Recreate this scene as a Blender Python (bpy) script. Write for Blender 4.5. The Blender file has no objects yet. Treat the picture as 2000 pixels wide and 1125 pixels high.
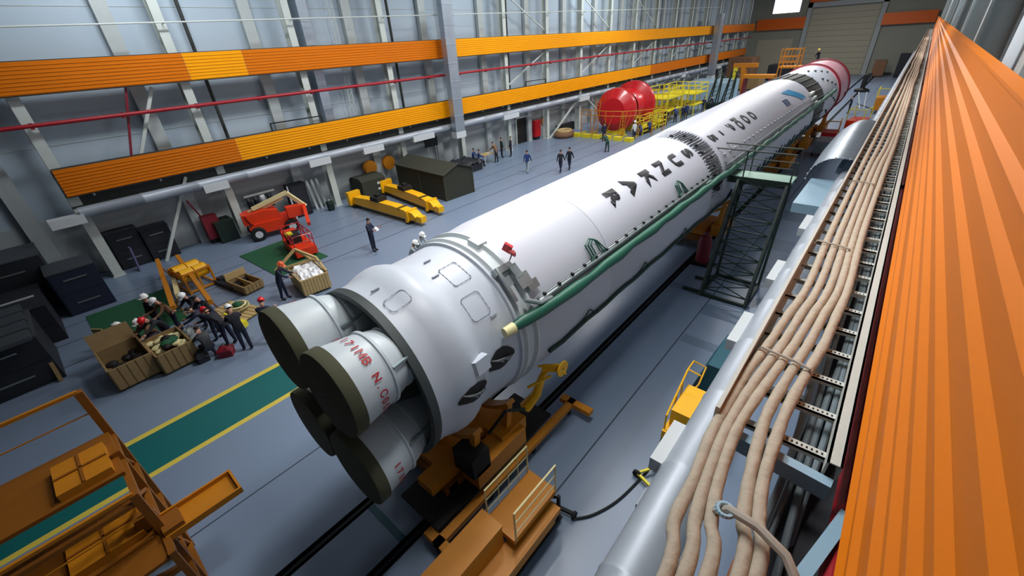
import bpy, bmesh, math, random
from mathutils import Vector, Matrix
random.seed(7)
S=bpy.context.scene; C=S.collection
PI=math.pi
# ---------------------------------------------------------------- camera
FPX=816.706
cd=bpy.data.cameras.new('camera'); cam=bpy.data.objects.new('camera',cd); C.objects.link(cam)
cd.sensor_width=36; cd.lens=36*FPX/2000; cd.clip_start=.02; cd.clip_end=400
_r=((0.76014486,0.29227214,-0.58030749),(0.64735208,-0.41738201,0.63775194),(-0.05581279,-0.86044712,-0.50647377))
_m=Matrix(((_r[0][0],-_r[0][1],-_r[0][2],0),(_r[1][0],-_r[1][1],-_r[1][2],0),(_r[2][0],-_r[2][1],-_r[2][2],9.0),(0,0,0,1)))
cam.matrix_world=_m; S.camera=cam
S.view_settings.view_transform='Standard'; S.view_settings.look='None'; S.view_settings.gamma=1
S.view_settings.use_curve_mapping=False
S.view_settings.exposure=-0.1
# ---------------------------------------------------------------- world, hall lamps and added fill lights
W=bpy.data.worlds.new('hall_world'); S.world=W; W.use_nodes=True
W.node_tree.nodes['Background'].inputs[0].default_value=(.75,.87,1,1)
W.node_tree.nodes['Background'].inputs[1].default_value=.02
def area(x,y,z,sx,sy,e,col=(1,.98,.96),rx=0,ry=0):
    l=bpy.data.lights.new('bay_and_fill_light','AREA'); l.shape='RECTANGLE'; l.size=sx; l.size_y=sy; l.energy=e; l.color=col
    o=bpy.data.objects.new('bay_and_fill_light',l); C.objects.link(o); o.location=(x,y,z); o.rotation_euler=(rx,ry,0); return o
LP=[(-9.5,11,1200,112),(-6,16,480,160),(-19.5,16,900,140),(-13,25,1700,170),(-19,34,1200,175),(-8,40,1500,170),(-14,54,2200,175),(-11,70,2400,175),(-11,88,2600,178)]
for x,y,e,sp in LP: area(x,y,16.5,3,3,e).data.spread=math.radians(sp)
for x,y,e in ((-19.5,6.5,640),(-19.5,26,300),(-19.5,46,600)): area(x,y,17,1.5,6,e,(.93,.97,1),0,math.radians(62)).data.spread=math.radians(115)  # added lights that brighten the left wall, not lamps of the hall
for x,y,e in ((-5.5,3.5,125),(-5.5,14,120),(-5.5,30,150),(-5.5,52,200)): area(x,y,15.2,1.2,4,e,(.94,.97,1),0,math.radians(-50)).data.spread=math.radians(56)  # added lights aimed at the dim right wall, no real fixtures
area(-3.5,5,15.0,1.2,2.5,260,(1,.98,.95)).data.spread=math.radians(110)  # extra unseen fill for the cable tray and near orange panel

# ---------------------------------------------------------------- helpers
def lin(h):
    h=h.lstrip('#'); v=[int(h[i:i+2],16)/255 for i in (0,2,4)]
    return tuple((c/12.92 if c<=.04045 else ((c+.055)/1.055)**2.4) for c in v)+(1,)
M={}
def mat(name,h,rough=.6,metal=0,noise=.12,scale=3.0,emit=0,spec=.5,bump=0,coat=0):
    m=bpy.data.materials.new(name); m.use_nodes=True; nt=m.node_tree; b=nt.nodes['Principled BSDF']
    col=lin(h); b.inputs['Roughness'].default_value=rough; b.inputs['Metallic'].default_value=metal
    b.inputs['Specular IOR Level'].default_value=spec
    if coat: b.inputs['Coat Weight'].default_value=coat
    if noise:
        tc=nt.nodes.new('ShaderNodeTexCoord'); n=nt.nodes.new('ShaderNodeTexNoise'); n.inputs['Scale'].default_value=scale; n.inputs['Detail'].default_value=5
        cr=nt.nodes.new('ShaderNodeMix'); cr.data_type='RGBA'
        nt.links.new(tc.outputs['Object'],n.inputs['Vector']); nt.links.new(n.outputs['Fac'],cr.inputs['Factor'])
        cr.inputs['A'].default_value=tuple(c*(1-noise) for c in col[:3])+(1,); cr.inputs['B'].default_value=tuple(min(1,c*(1+noise)) for c in col[:3])+(1,)
        nt.links.new(cr.outputs['Result'],b.inputs['Base Color'])
        if bump:
            bp=nt.nodes.new('ShaderNodeBump'); bp.inputs['Strength'].default_value=bump; bp.inputs['Distance'].default_value=.03
            nt.links.new(n.outputs['Fac'],bp.inputs['Height']); nt.links.new(bp.outputs['Normal'],b.inputs['Normal'])
    else: b.inputs['Base Color'].default_value=col
    if emit: b.inputs['Emission Color'].default_value=col; b.inputs['Emission Strength'].default_value=emit
    M[name]=m; return m
for a in [('floor','#73849b',.33,0,.10,.35),('floor_joint','#2f3a48',.7),('trench','#0f1518',.8),('rail_steel','#20282c',.5,.6),
 ('paint_green','#0c5f60',.4,0,.06),('paint_yellow','#cdbb4a',.5,0,.08),('floor_shade_patch','#5d6f84',.4,0,.06),
 ('wall_panel','#a9b9c6',.6,0,.06,.3),('wall_right_panel','#c3d0d8',.6,0,.05,.3),('wall_low','#a4acae',.7,0,.06,.4),('wall_far','#8f9186',.7,0,.06,.3),('ceiling','#7a8084',.9),
 ('column','#c3cbc6',.5,0,.08,1.2),('post','#b0b8b8',.5,0,.08),('girder','#2c302e',.6),
 ('orange','#d47204',.42,0,.06,.6,0,.25,0),('amber','#f2a000',.42,0,.06,.6,0,.25),('far_orange','#e0660c',.45,0,.06),
 ('silver','#a5aeb9',.42,.25,.10,2.5,0,.4,.25),('duct','#aab6c2',.32,.6,.15,2.0,0,.5,.3),('white_box','#c9d0d4',.5,0,.06),
 ('red_pipe','#a01020',.4,0,.1),('rocket','#c0c4cf',.42,0,.02,.8),('rocket_tail','#bdc6d2',.42,0,.03,1.0),('rocket_grey','#c5ced2',.45,0,.05),
 ('seal','#343d3e',.6),('inner','#aebcb4',.6,0,.12,6),('letter','#12141d',.5,0,0),('seam','#98a0ae',.6,0,0),('nozzle','#c3cfd6',.4,0,.04),
 ('nozzle_in','#8ba0a4',.5,0,.08),('olive','#4a4c38',.85,0,.15,6),('red_text','#b0202c',.6,0,0),('green_pipe','#165644',.45,0,.15,5),
 ('dark_green','#17362f',.6,0,.15),('dark','#0e1012',.7),('black','#070809',.6),('steel','#9aa2a4',.35,.7,.1),('red','#c4141e',.32,0,.08,1,0,.5,0,.3),
 ('flag_red','#d02028',.5),('blue_logo','#1f86b8',.5,0,0),('blue_dark','#1c3c74',.5,0,0),('ring_dark','#2a2f2c',.6,0,.2,5),('pink','#d9a3b0',.5,0,.15,2),
 ('crimson','#7d1628',.5),('yellow','#f0b40c',.4,0,.08,2),('ochre','#c07a10',.5,0,.12,2),('ochre_dark','#8a5208',.55,0,.15,2),('jlg','#e03a14',.4,0,.08,2),
 ('boom','#d9cf9c',.5,0,.08),('rubber','#101214',.8),('wood','#b39a68',.75,0,.18,5),('wood_dark','#8a724c',.8,0,.2,5),('white_film','#e8eaee',.4,0,.06,5),
 ('tarp','#33362c',.85,0,.12,2,0,.4,.4),('green_mat','#155234',.8,0,.15,3),('navy','#141c36',.7,0,.12,5),('navy_dark','#0d1120',.75,0,.12,5),('skin','#c0907a',.6,0,.05),
 ('helmet_white','#eef0f2',.3,0,.02),('helmet_red','#d8202a',.3,0,.02),('helmet_orange','#e86a3c',.35,0,.02),('helmet_yellow','#ece060',.35,0,.02),
 ('cloth_white','#d8dade',.8),('cloth_green','#24463a',.8),('cloth_grey','#9aa4aa',.8),('cloth_blue','#223a72',.8),('boots','#0c0c10',.6),('hair','#1a1412',.8),
 ('cable','#b4a896',.75,0,.14,14,0,.3,.5),('tie','#a9a296',.6),('grey_cable','#6f7c82',.5,0,.1),('tray','#c3c5bd',.5,0,.12,3),('hole','#1a1a18',.9),
 ('bright_yellow','#ddd02a',.5,0,.15,3),('cyan_steel','#9fc0d4',.4,.2,.08),('teal','#12505f',.55,0,.1),('machine','#1a1e26',.6),('machine_top','#3c4248',.5),
 ('lavender','#6a6490',.6),('brown','#7a5a42',.8,0,.2,4),('scaf_green','#13261f',.5,0,.12),('pale_green','#7fa596',.5,0,.1),('concrete','#a9b0b2',.8,0,.08)]:
    mat(*a)
mat('window_glow','#f4f8ff',.5,0,0,1,3.0)
def mx(m): return M[m] if isinstance(m,str) else m
class MB:
    def __init__(s): s.v=[]; s.f=[]; s.i=[]; s.mi=0; s.p=[]
    def add(s,vs,fs):
        b=len(s.v); s.v+= [tuple(v) for v in vs]; s.f+=[tuple(b+k for k in f) for f in fs]; s.i+=[s.mi]*len(fs); s.p.append((b,len(s.v),len(s.f)-len(fs),len(s.f))); return s
    def box(s,c,d,rz=0,rx=0,ry=0):
        m=Matrix.Rotation(rz,3,'Z')@Matrix.Rotation(ry,3,'Y')@Matrix.Rotation(rx,3,'X'); c=Vector(c)
        vs=[c+m@Vector((x*d[0]/2,y*d[1]/2,z*d[2]/2)) for x in(-1,1) for y in(-1,1) for z in(-1,1)]
        return s.add(vs,[(0,1,3,2),(4,6,7,5),(0,4,5,1),(2,3,7,6),(0,2,6,4),(1,5,7,3)])
    def bb(s,x0,x1,y0,y1,z0,z1): return s.box(((x0+x1)/2,(y0+y1)/2,(z0+z1)/2),(abs(x1-x0),abs(y1-y0),abs(z1-z0)))
    def bar(s,p,q,w,h=None):
        p=Vector(p);q=Vector(q);h=h or w;d=(q-p).normalized(); u=Vector((0,0,1)) if abs(d.z)<.95 else Vector((1,0,0))
        a=d.cross(u).normalized(); b=a.cross(d)
        vs=[e+a*i*w/2+b*j*h/2 for e in(p,q) for i in(-1,1) for j in(-1,1)]
        return s.add(vs,[(0,2,3,1),(4,5,7,6),(0,1,5,4),(2,6,7,3),(0,4,6,2),(1,3,7,5)])
    def tube(s,pts,r,n=10,cap=True):
        pts=[Vector(p) for p in pts]; R=r if isinstance(r,(list,tuple)) else [r]*len(pts)
        d0=(pts[1]-pts[0]).normalized(); u=Vector((0,0,1)) if abs(d0.z)<.9 else Vector((1,0,0)); a=d0.cross(u).normalized()
        vs=[];L=len(pts)
        for k,p in enumerate(pts):
            d=(pts[min(k+1,L-1)]-pts[max(k-1,0)]).normalized(); a=(a-d*a.dot(d)).normalized(); b=d.cross(a)
            vs+=[p+(a*math.cos(t*2*PI/n)+b*math.sin(t*2*PI/n))*R[k] for t in range(n)]
        fs=[(k*n+t,k*n+(t+1)%n,(k+1)*n+(t+1)%n,(k+1)*n+t) for k in range(L-1) for t in range(n)]
        if cap: fs+=[tuple(reversed(range(n))),tuple(range((L-1)*n,L*n))]
        return s.add(vs,fs)
    def lathe(s,prof,n=48,o=(0,0,0),axis='Y',cap=False,d=None):
        o=Vector(o); ax=Vector({'X':(1,0,0),'Y':(0,1,0),'Z':(0,0,1)}[axis]) if d is None else Vector(d).normalized()
        u=Vector((0,0,1)) if abs(ax.z)<.9 else Vector((1,0,0)); a=ax.cross(u).normalized(); b=a.cross(ax)
        vs=[o+ax*y+(a*math.cos(t*2*PI/n)+b*math.sin(t*2*PI/n))*r for r,y in prof for t in range(n)]; L=len(prof)
        fs=[(k*n+t,(k+1)*n+t,(k+1)*n+(t+1)%n,k*n+(t+1)%n) for k in range(L-1) for t in range(n)]
        if cap: fs+=[tuple(range(n)),tuple(reversed(range((L-1)*n,L*n)))]
        return s.add(vs,fs)
    def ball(s,c,r,n=12,m=8,zc=-1,sc=(1,1,1)):
        c=Vector(c); vs=[]; 
        for k in range(m+1):
            t=PI*k/m; z=math.cos(t)
            if z<zc: z=zc; 
            q=math.sqrt(max(0,1-z*z))
            vs+=[c+Vector((q*math.cos(j*2*PI/n)*sc[0],q*math.sin(j*2*PI/n)*sc[1],z*sc[2]))*r for j in range(n)]
        return s.add(vs,[(k*n+j,(k+1)*n+j,(k+1)*n+(j+1)%n,k*n+(j+1)%n) for k in range(m) for j in range(n)])
    def prism(s,o2,axis,a0,a1):
        def P(u,v,a): return {'X':(a,u,v),'Y':(u,a,v),'Z':(u,v,a)}[axis]
        n=len(o2); vs=[P(u,v,a0) for u,v in o2]+[P(u,v,a1) for u,v in o2]
        return s.add(vs,[tuple(range(n)),tuple(reversed(range(n,2*n)))]+[(k,(k+1)%n,n+(k+1)%n,n+k) for k in range(n)])
    def each(s,name,m,parent=None,label=None,smooth=35):
        for (v0,v1,f0,f1) in s.p:
            q=MB(); q.v=s.v[v0:v1]; q.f=[tuple(k-v0 for k in f) for f in s.f[f0:f1]]; q.i=s.i[f0:f1]; q.build(name,m,parent,label,smooth)
    def build(s,name,m,parent=None,label=None,smooth=35):
        me=bpy.data.meshes.new(name); me.from_pydata(s.v,[],s.f); ms=m if isinstance(m,(list,tuple)) else [m]
        for q in ms: me.materials.append(mx(q))
        if len(ms)>1: me.polygons.foreach_set('material_index',s.i)
        bm=bmesh.new(); bm.from_mesh(me); bmesh.ops.recalc_face_normals(bm,faces=bm.faces); bm.to_mesh(me); bm.free()
        me.polygons.foreach_set('use_smooth',[True]*len(me.polygons)); me.set_sharp_from_angle(angle=math.radians(smooth))
        o=bpy.data.objects.new(name,me); C.objects.link(o)
        if parent: o.parent=parent
        if label: o['label']=label
        return o
def tag(o,label,cat,group=None,kind=None):
    o['label']=label; o['category']=cat
    if group: o['group']=group
    if kind: o['kind']=kind
    return o
def T(name,label,cat,loc=(0,0,0),rz=0,group=None):
    o=bpy.data.objects.new(name,None); C.objects.link(o); o.location=loc; o.rotation_euler=(0,0,rz); o.empty_display_size=.2
    return tag(o,label,cat,group)
def struct(name,mb,m,**k):
    o=mb.build(name,m,**k); o['kind']='structure'; return o
ORD=['nearest','second','third','fourth','fifth','sixth','seventh','eighth','ninth','tenth','eleventh','twelfth','thirteenth','fourteenth','fifteenth','sixteenth','seventeenth','eighteenth','nineteenth']

# ---------------------------------------------------------------- the hall
Y0,Y1=-14,110; XL,XR=-28.7,1.25; ZC=19
# floor: painted strips, joints, stripes are all surface of one slab; rail trenches are real recesses
f=MB(); xs=[(XL,0),(-24.78,1),(-24.75,0),(-23.25,1),(-23.2,0),(-21.63,1),(-21.57,0),(-19.73,1),(-19.67,0),(-13.65,3),(-13.45,2),(-11.88,3),(-11.7,0),(-9.14,1),(-9.1,0),
  (-6.84,9),(-6.58,0),(-5.38,9),(-5.12,0),(-3.47,1),(-3.43,0),(XR,0)]
for (a,k),(b,_) in zip(xs,xs[1:]):
    if k==9:
        f.mi=4
        f.add([(a,Y0,0),(a,Y1,0),(a,Y1,-.16),(a,Y0,-.16)],[(0,1,2,3)]); f.add([(b,Y0,0),(b,Y1,0),(b,Y1,-.16),(b,Y0,-.16)],[(0,3,2,1)]); f.add([(a,Y0,-.16),(b,Y0,-.16),(b,Y1,-.16),(a,Y1,-.16)],[(0,1,2,3)])
    else:
        f.mi={0:0,1:1,2:2,3:3}[k]; f.add([(a,Y0,0),(b,Y0,0),(b,Y1,0),(a,Y1,0)],[(0,1,2,3)])
f.mi=0; f.add([(XL,Y0,-.3),(XR,Y0,-.3),(XR,Y1,-.3),(XL,Y1,-.3)],[(0,1,2,3)])
struct('floor',f,['floor','floor_joint','paint_green','paint_yellow','trench'])
k=0
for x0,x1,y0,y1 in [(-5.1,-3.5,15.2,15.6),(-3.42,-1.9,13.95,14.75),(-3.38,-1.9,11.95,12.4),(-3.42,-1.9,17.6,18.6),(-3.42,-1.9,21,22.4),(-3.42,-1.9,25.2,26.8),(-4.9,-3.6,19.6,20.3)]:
    k+=1; struct('trim_%d'%k,MB().bb(x0,x1,y0,y1,.001,.004),'floor_shade_patch')  # shadows and window reflections on the floor, painted as darker rectangles
k+=1; struct('trim_%d'%k,MB().bb(-6.58,-5.38,1.86,2.02,.001,.006),'teal')
for x in (-6.71,-5.25):
    k+=1; struct('trim_%d'%k,MB().bb(x-.035,x+.035,Y0,Y1,-.15,-.02).bb(x-.06,x+.06,Y0,Y1,-.16,-.13),'rail_steel')
def corr(x,y0,y1,z0,z1,s=1,p=.14,dep=.022,rib=.04):
    """ribbed sheet standing at x; ribs run along y and face side s"""
    pr=[(0,z0)]; z=z0+.02
    while z+p<=z1+.001:
        pr+=[(0,z),(dep,z+.014),(dep,z+rib),(0,z+rib+.014)]; z+=p
    pr+=[(0,z1),(-.012,z1),(-.012,z0)]
    m=MB(); m.prism([(x+s*u,v) for u,v in pr],'Y',y0,y1); return m
# walls
struct('wall_left',MB().bb(XL-.3,XL,Y0,Y1,3.0,ZC),'wall_panel')
struct('trim_20',MB().bb(XL-.25,XL+.05,Y0,Y1,0,3.0),'wall_low')
struct('wall_right',MB().bb(XR,XR+.3,Y0,Y1,0,ZC),'wall_right_panel')
struct('wall_near',MB().bb(XL,XR,Y0-.3,Y0,0,ZC),'girder')
struct('wall_far',MB().bb(XL,XR,Y1,Y1+.3,0,ZC),'wall_far')
struct('ceiling',MB().bb(XL,XR,Y0,Y1,ZC,ZC+.3),'ceiling')
# left wall sheet joints (recessed dark lines between the panels)
g=MB()
for z in (3.0,6.1,8.6,11.4,14.2): g.bb(XL,XL+.02,Y0,Y1,z,z+.03)
struct('trim_21',g,'post')
# far wall: gate, bands, window
d=MB(); d.bb(-18.2,-7.6,Y1-.12,Y1,0,11.3); g=struct('door_1',d,'wall_far')
q=MB()
for i in range(12): q.bb(-18.0,-7.8,Y1-.16,Y1-.12,.1+i*.93,.95+i*.93)
mat('gate','#a9a592',.7,0,.05); o=q.build('gate_slats','gate',g)
q=MB(); q.bb(-18.9,-18.2,Y1-.5,Y1,0,12.2); q.bb(-7.6,-6.9,Y1-.5,Y1,0,12.2); q.bb(-18.9,-6.9,Y1-.5,Y1,11.4,12.2)
struct('trim_22',q,'wall_low')
d=MB(); d.bb(-26.6,-20.2,Y1-.1,Y1,0,6.4); struct('door_2',d,'gate')
w=struct('window_1',MB().bb(-24.9,-20.3,Y1-.12,Y1-.04,10.9,13.3),'window_glow')
q=MB(); 
for a,b,c_,e in ((-25.0,-20.2,10.75,10.9),(-25.0,-20.2,13.3,13.45)): q.bb(a,b,Y1-.18,Y1-.02,c_,e)
for a in (-25.05,-20.3): q.bb(a,a+.15,Y1-.18,Y1-.02,10.75,13.45)
q.build('window_frame','post',w)
def band_far(x0,x1,z0,z1,label):
    m=MB(); n=8; p=(z1-z0)/n
    for i in range(n): m.bb(x0,x1,Y1-.85,Y1-.8,z0+i*p+.02,z0+(i+1)*p-.02)
    m.bb(x0,x1,Y1-.8,Y1-.74,z0,z1)
    for i in range(4): xx=x0+(x1-x0)*(i+.5)/4; m.bb(xx-.1,xx+.1,Y1-.74,Y1-.01,z0+.3,z0+.6)
    tag(m.build('orange_girder_panel','far_orange'),label,'wall panel')
band_far(-27.2,-18.8,8.1,10.0,'red-orange ribbed panel on the far wall left of the tall gate, under the bright window')
band_far(-7.0,.2,7.9,9.7,'red-orange ribbed panel on the far wall right of the tall gate')
band_far(-18.8,-7.0,12.25,13.6,'orange ribbed panel over the top of the tall far gate')

# steel columns of the left wall
bays=[-5.15+6.05*i for i in range(19)]
def column(x,y,label,grp,w=.40,dep=.5,s=1,top=ZC,base=0):
    t=T('steel_column',label,'column',(x,y,base),0,grp)
    m=MB(); m.bb(-.02,.02,-w/2,w/2,0,top-base) if False else None
    m.bb(-dep/2,dep/2,-.02,.02,0,top-base); m.build('web','column',t)
    for sx in (-1,1): MB().bb(sx*dep/2-.02,sx*dep/2+.02,-w/2,w/2,0,top-base).build('flange','column',t)
    MB().bb(-dep/2-.08,dep/2+.08,-w/2-.06,w/2+.06,0,.03).build('base_plate','column',t)
    return t
for i,y in enumerate(bays):
    if y<-1: continue
    column(-27.55,y,'white steel column standing in front of the left wall, %s from the near end'%ORD[i-1],'main columns along the left wall')
for i in range(18):
    y=bays[i]+4.3
    if y<-1: continue
    t=tag(MB().bb(-28.62,-28.3,y-.3,y+.3,0,ZC).build('wall_post','post'),'flat pale post against the left wall, %s from the near end'%ORD[i-0 if y<5 else i],'post','flat posts of the left wall')
    if i%2==0 and i<17:
        y2=bays[i]+1.2
        tag(MB().tube([(-28.1,y2,3.8),(-28.1,y2,ZC)],.09,8).build('drain_pipe','girder'),'dark vertical downpipe on the left wall behind a column, %s from the near end'%ORD[i//2],'pipe','dark downpipes of the left wall')
# bracing
def brace(p,q,label,grp=None,m='column',w=.14):
    return tag(MB().bar(p,q,w).build('diagonal_brace',m),label,'brace',grp)
brace((-27.3,2.9,0),(-27.3,5.3,3.9),'white diagonal brace leaning right between the first two left columns under the duct')
brace((-27.5,3.4,4.2),(-27.5,5.6,8.1),'white diagonal brace rising between the two orange panels beside the crimson brace')
brace((-27.15,37.3,0),(-27.15,43.1,3.6),'white diagonal brace rising right beside the coral inflatable ring behind the red tank bay')
brace((-27.15,43.5,3.6),(-27.15,48.9,.2),'white diagonal brace falling right toward the red tank')
for i in (6,8,10,12):
    brace((-27.5,bays[i]+.2,5.6),(-27.5,bays[i+1]-.2,8.0),'thin white diagonal between the orange panels in the %s bay of the left wall'%ORD[i],'thin diagonals of the left wall',w=.09)
for i in (6,8,10):
    brace((-27.5,bays[i]+.2,12.6),(-27.5,bays[i+1]-.2,9.8),'thin white diagonal above the upper orange panel in the %s bay of the left wall'%ORD[i],'thin upper diagonals of the left wall',w=.09)
t=T('cross_brace','crimson steel diagonal brace crossing the red pipe between the first orange panels','brace',(-27.2,4.5,5.3))
MB().bar((0,.1,2.95),(0,-.9,.05),.09).build('brace_bar','crimson',t)
t=T('lattice_strut','narrow white lattice strut hanging on the left wall above the parked red boom lift','strut',(-28.2,16.2,5.5))
m=MB(); 
for yy in (-.14,.14): m.bb(-.02,.02,yy-.02,yy+.02,0,9)
m.build('chord','column',t); m=MB()
for i in range(30): m.bar((0,-.14 if i%2 else .14,i*.3),(0,.14 if i%2 else -.14,(i+1)*.3),.02)
m.build('lacing','column',t)

# orange ribbed girder panels of the left wall
def girder_panel(label,z0,z1,segs,x=-26.95):
    t=T('orange_girder_panel',label,'wall panel',(x,segs[0][0],z0))
    for a,b,mm in segs: corr(0,a-segs[0][0],b-segs[0][0]-.01,0,z1-z0).build('ribbed_sheet',mm,t,smooth=5,label='yellow-orange sheet' if mm=='amber' else 'orange sheet')
    m=MB(); L=segs[-1][1]-segs[0][0]; m.bb(-.3,-.02,0,L,-.05,.0); m.bb(-.3,-.02,0,L,z1-z0,z1-z0+.03); m.build('edge_trim','girder',t)
    return t
girder_panel('long orange ribbed panel, the upper of the two running along the left wall',8.25,9.42,[(-5,7.2,'orange'),(7.2,9.9,'amber'),(9.9,24,'orange'),(24,66,'amber'),(66,84,'amber'),(84,107,'orange')])
girder_panel('long orange ribbed panel, the lower of the two running along the left wall',4.15,5.33,[(.75,8.1,'orange'),(8.1,30,'amber'),(30,60,'amber'),(60,78,'orange'),(78,104,'orange')])
t=T('dark_beam','dark steel girder running below the lower orange panel of the left wall','girder',(-27.35,.7,3.55))
MB().bb(-.1,.1,0,104,.02,.1).bb(-.02,.02,0,104,.1,.55).bb(-.2,.2,0,104,.55,.6).build('beam','girder',t)
for i in range(24):
    MB().bb(.14,.22,i*2.6+.9,i*2.6+.98,.42,.68).build('hanger','column',t,label='small white hanger')
t=T('red_fire_pipe','long red pipe running along the left wall between the orange panels','pipe',(-26.95,-6,7.12))
MB().tube([(0,0,0),(0,112,0)],.085,12).build('pipe','red_pipe',t)
for i in range(0,36): MB().box((-.05,i*3.025+.9,-.02),(.2,.12,.24)).build('clamp','crimson',t)
t=T('white_rail','thin white rail running along the left wall above the orange panels','rail',(-26.9,-6,10.45))
MB().tube([(0,0,0),(0,45,.75),(0,90,1.5)],.035,8).build('rail_tube','column',t)
for i in range(15): MB().tube([(0,i*6.05+.9,.015*i*6),(-.6,i*6.05+.9,.015*i*6)],.025,6).build('bracket','column',t)
for yy,lab in ((10.2,'first'),(33.5,'second')):
    tag(MB().bar((-27.1,yy,5.75),(-27.1,yy+3.1,5.72),.06).bar((-27.1,yy,5.75),(-27.1,yy,5.36),.06).bar((-27.1,yy+3.1,5.72),(-27.1,yy+3.1,5.36),.06).build('handrail','dark'),'dark low handrail over the lower orange panel, %s from the near end'%lab,'rail')

# heating ducts of the left wall
def round_duct(label,x,y0,y1,z,r,boxes,step=2.4):
    t=T('insulated_duct',label,'duct',(x,y0,z)); L=y1-y0
    pr=[(r*.98,0)]; y=0
    while y<L-step: y+=step; pr+=[(r,y-.06),(r*1.05,y-.04),(r*1.05,y+.04),(r,y+.06)]
    pr+=[(r,L)]
    MB().lathe(pr,24,cap=True).build('duct_shell','silver',t)
    for k in range(int(L/6.05)+1): MB().bar((-.1,k*6.05+.15,-.1),(-.43,k*6.05+.15,.0),.08).build('support_arm','girder',t)
    for (a,b) in boxes: MB().bb(-r*.9,r*1.25,a-y0,b-y0,-r-.16,-.02).build('joint_box','white_box',t,label='pale box clamped on the duct')
    return t
round_duct('silver insulated duct running along the left wall up to the galvanised downpipe',-26.85,.8,50,3.42,.25,[(-.3,.9),(5.7,6.9),(11.5,12.9),(15.3,16.9),(19.5,21.5),(29.6,31.7),(42,44)])
round_duct('silver insulated duct continuing along the far half of the left wall',-26.7,58,102,3.35,.27,[(70,71.5),(86,88)])
def sq_duct(label,x,y,z0,z1,w,d):
    t=T('galvanised_duct',label,'duct',(x,y,z0)); H=z1-z0
    m=MB(); zz=0
    while zz<H: m.bb(-d/2,d/2,-w/2,w/2,zz,min(zz+1.17,H)); zz+=1.2
    m.build('duct_body','duct',t); m=MB(); zz=0
    while zz<H: m.bb(-d/2-.025,d/2+.025,-w/2-.025,w/2+.025,zz-.03,zz+.02); zz+=1.2
    m.build('flange_frames','silver',t)
    MB().bb(-d/2-.04,d/2+.04,-w/2-.04,w/2+.04,-.45,.02).build('outlet_box','white_box',t,label='pale outlet box')
    return t
sq_duct('galvanised rectangular duct dropping down the left wall in front of both orange panels',-26.2,23.7,3.1,11.9,.95,.5)
sq_duct('pale galvanised duct dropping down the far end of the left wall',-26.0,82.0,2.2,11.0,1.6,.8)
t=T('wall_duct','galvanised duct hugging the left wall behind the first columns','duct',(-28.2,14.3,3.5)); MB().bb(-.25,.25,-.3,.3,0,14).build('duct_body','duct',t)
for z in range(12): MB().bb(-.28,.28,-.33,.33,z*1.2,z*1.2+.06).build('flange','silver',t)
# ---------------------------------------------------------------- the rocket
rk=T('rocket','long white rocket lying on rail trolleys with letters along its side','rocket',(-6.221,0,3.598))
rk.rotation_euler=(0.00405,0,0.00297)
def rp(r,th,y): t=math.radians(th); return (r*math.sin(t),y,r*math.cos(t))
def RB(y):   # skin radius along the axis
    P=[(2.75,1.76),(3.2,1.80),(3.35,1.85),(3.6,1.90),(3.8,1.88),(4.0,1.80),(4.15,1.77),(4.9,1.80),(5.1,1.84),(6.2,1.93),(14,1.98),(16.7,2.02),(20,2.07),(30,2.16),(34.6,2.2),(45,2.2),(70,2.1)]
    for (a,ra),(b,rb) in zip(P,P[1:]):
        if y<=b: return ra+(rb-ra)*max(0,(y-a)/(b-a))
    return 2.1
m=MB(); m.lathe([(1.70,2.86),(1.70,2.78),(1.76,2.76),(1.765,2.95),(1.78,3.15),(1.82,3.26),(1.87,3.4),(1.90,3.58),(1.895,3.7),(1.85,3.84),(1.79,3.95),(1.77,4.1),(1.775,4.5),(1.80,4.98),(1.86,5.0),(1.86,5.06),(1.82,5.08)],96)
m.build('tail_skirt','rocket_tail',rk)
MB().lathe([(1.68,2.82),(1.68,2.70),(1.79,2.70),(1.79,2.86),(1.76,2.87)],96).build('rim_seal','seal',rk,'dark grey rubber rim of the tail')
MB().lathe([(1.70,2.80),(1.69,3.4),(1.69,4.6),(.02,4.6)],72).build('inner_wall','inner',rk,'pale green inside of the tail')
m=MB()
for i in range(12):
    th=i*30+10; m.bar(rp(1.62,th,3.3),rp(1.62,th+26,3.3),.05); m.bar(rp(1.6,th,2.95),rp(1.6,th,4.5),.04)
for i in range(7): m.tube([rp(.5+.1*i,40*i,4.5),rp(1.2,40*i+12,3.9),rp(1.5,40*i+20,3.5)],.05,8)
m.build('engine_bay_frame','seal',rk)
m=MB(); m.ball((.15,3.9,.95),.22,10,6); m.ball((.6,3.95,.35),.28,10,6); m.box((.35,3.8,.8),(.4,.5,.3)); m.build('engine_pump','brown',rk)
MB().lathe([(1.82,5.08),(1.9,5.14),(1.9,5.2),(1.83,5.24),(1.84,5.42),(1.92,5.46),(1.92,5.52),(1.86,5.55)],96).build('joint_ring','rocket_grey',rk)
m=MB(); pr=[(1.86,5.52),(1.9,5.9),(1.935,6.3),(1.94,8.5),(1.955,8.52),(1.955,8.56),(1.945,8.58),(1.96,11.9),(1.985,15.35),(2.0,15.6),(1.985,15.78),(1.9,15.84)]
m.lathe(pr,120); m.build('propellant_tank','rocket',rk)
m=MB(); m.lathe([(1.9,15.8),(1.92,17.15)],96); m.build('intertank','rocket_grey',rk)
m=MB()
for i in range(96):
    th=i*3.75; a=rp(1.95,th,15.85); b=rp(1.97,th,17.1); m.bar(a,b,.045,.045)
m.build('intertank_ribs','rocket',rk)
m=MB()
for i in range(26):
    th=2+i*3.1
    m.tube([rp(1.98,th,15.95+.1*(i%2)),rp(2.02,th+1.2,16.4+.1*(i%3)),rp(2.0,th+.6,17.0)],.018,6)
    if i%3==0: m.box(rp(2.0,th+1,16.1+.15*(i%4)),(.09,.12,.08))
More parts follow.
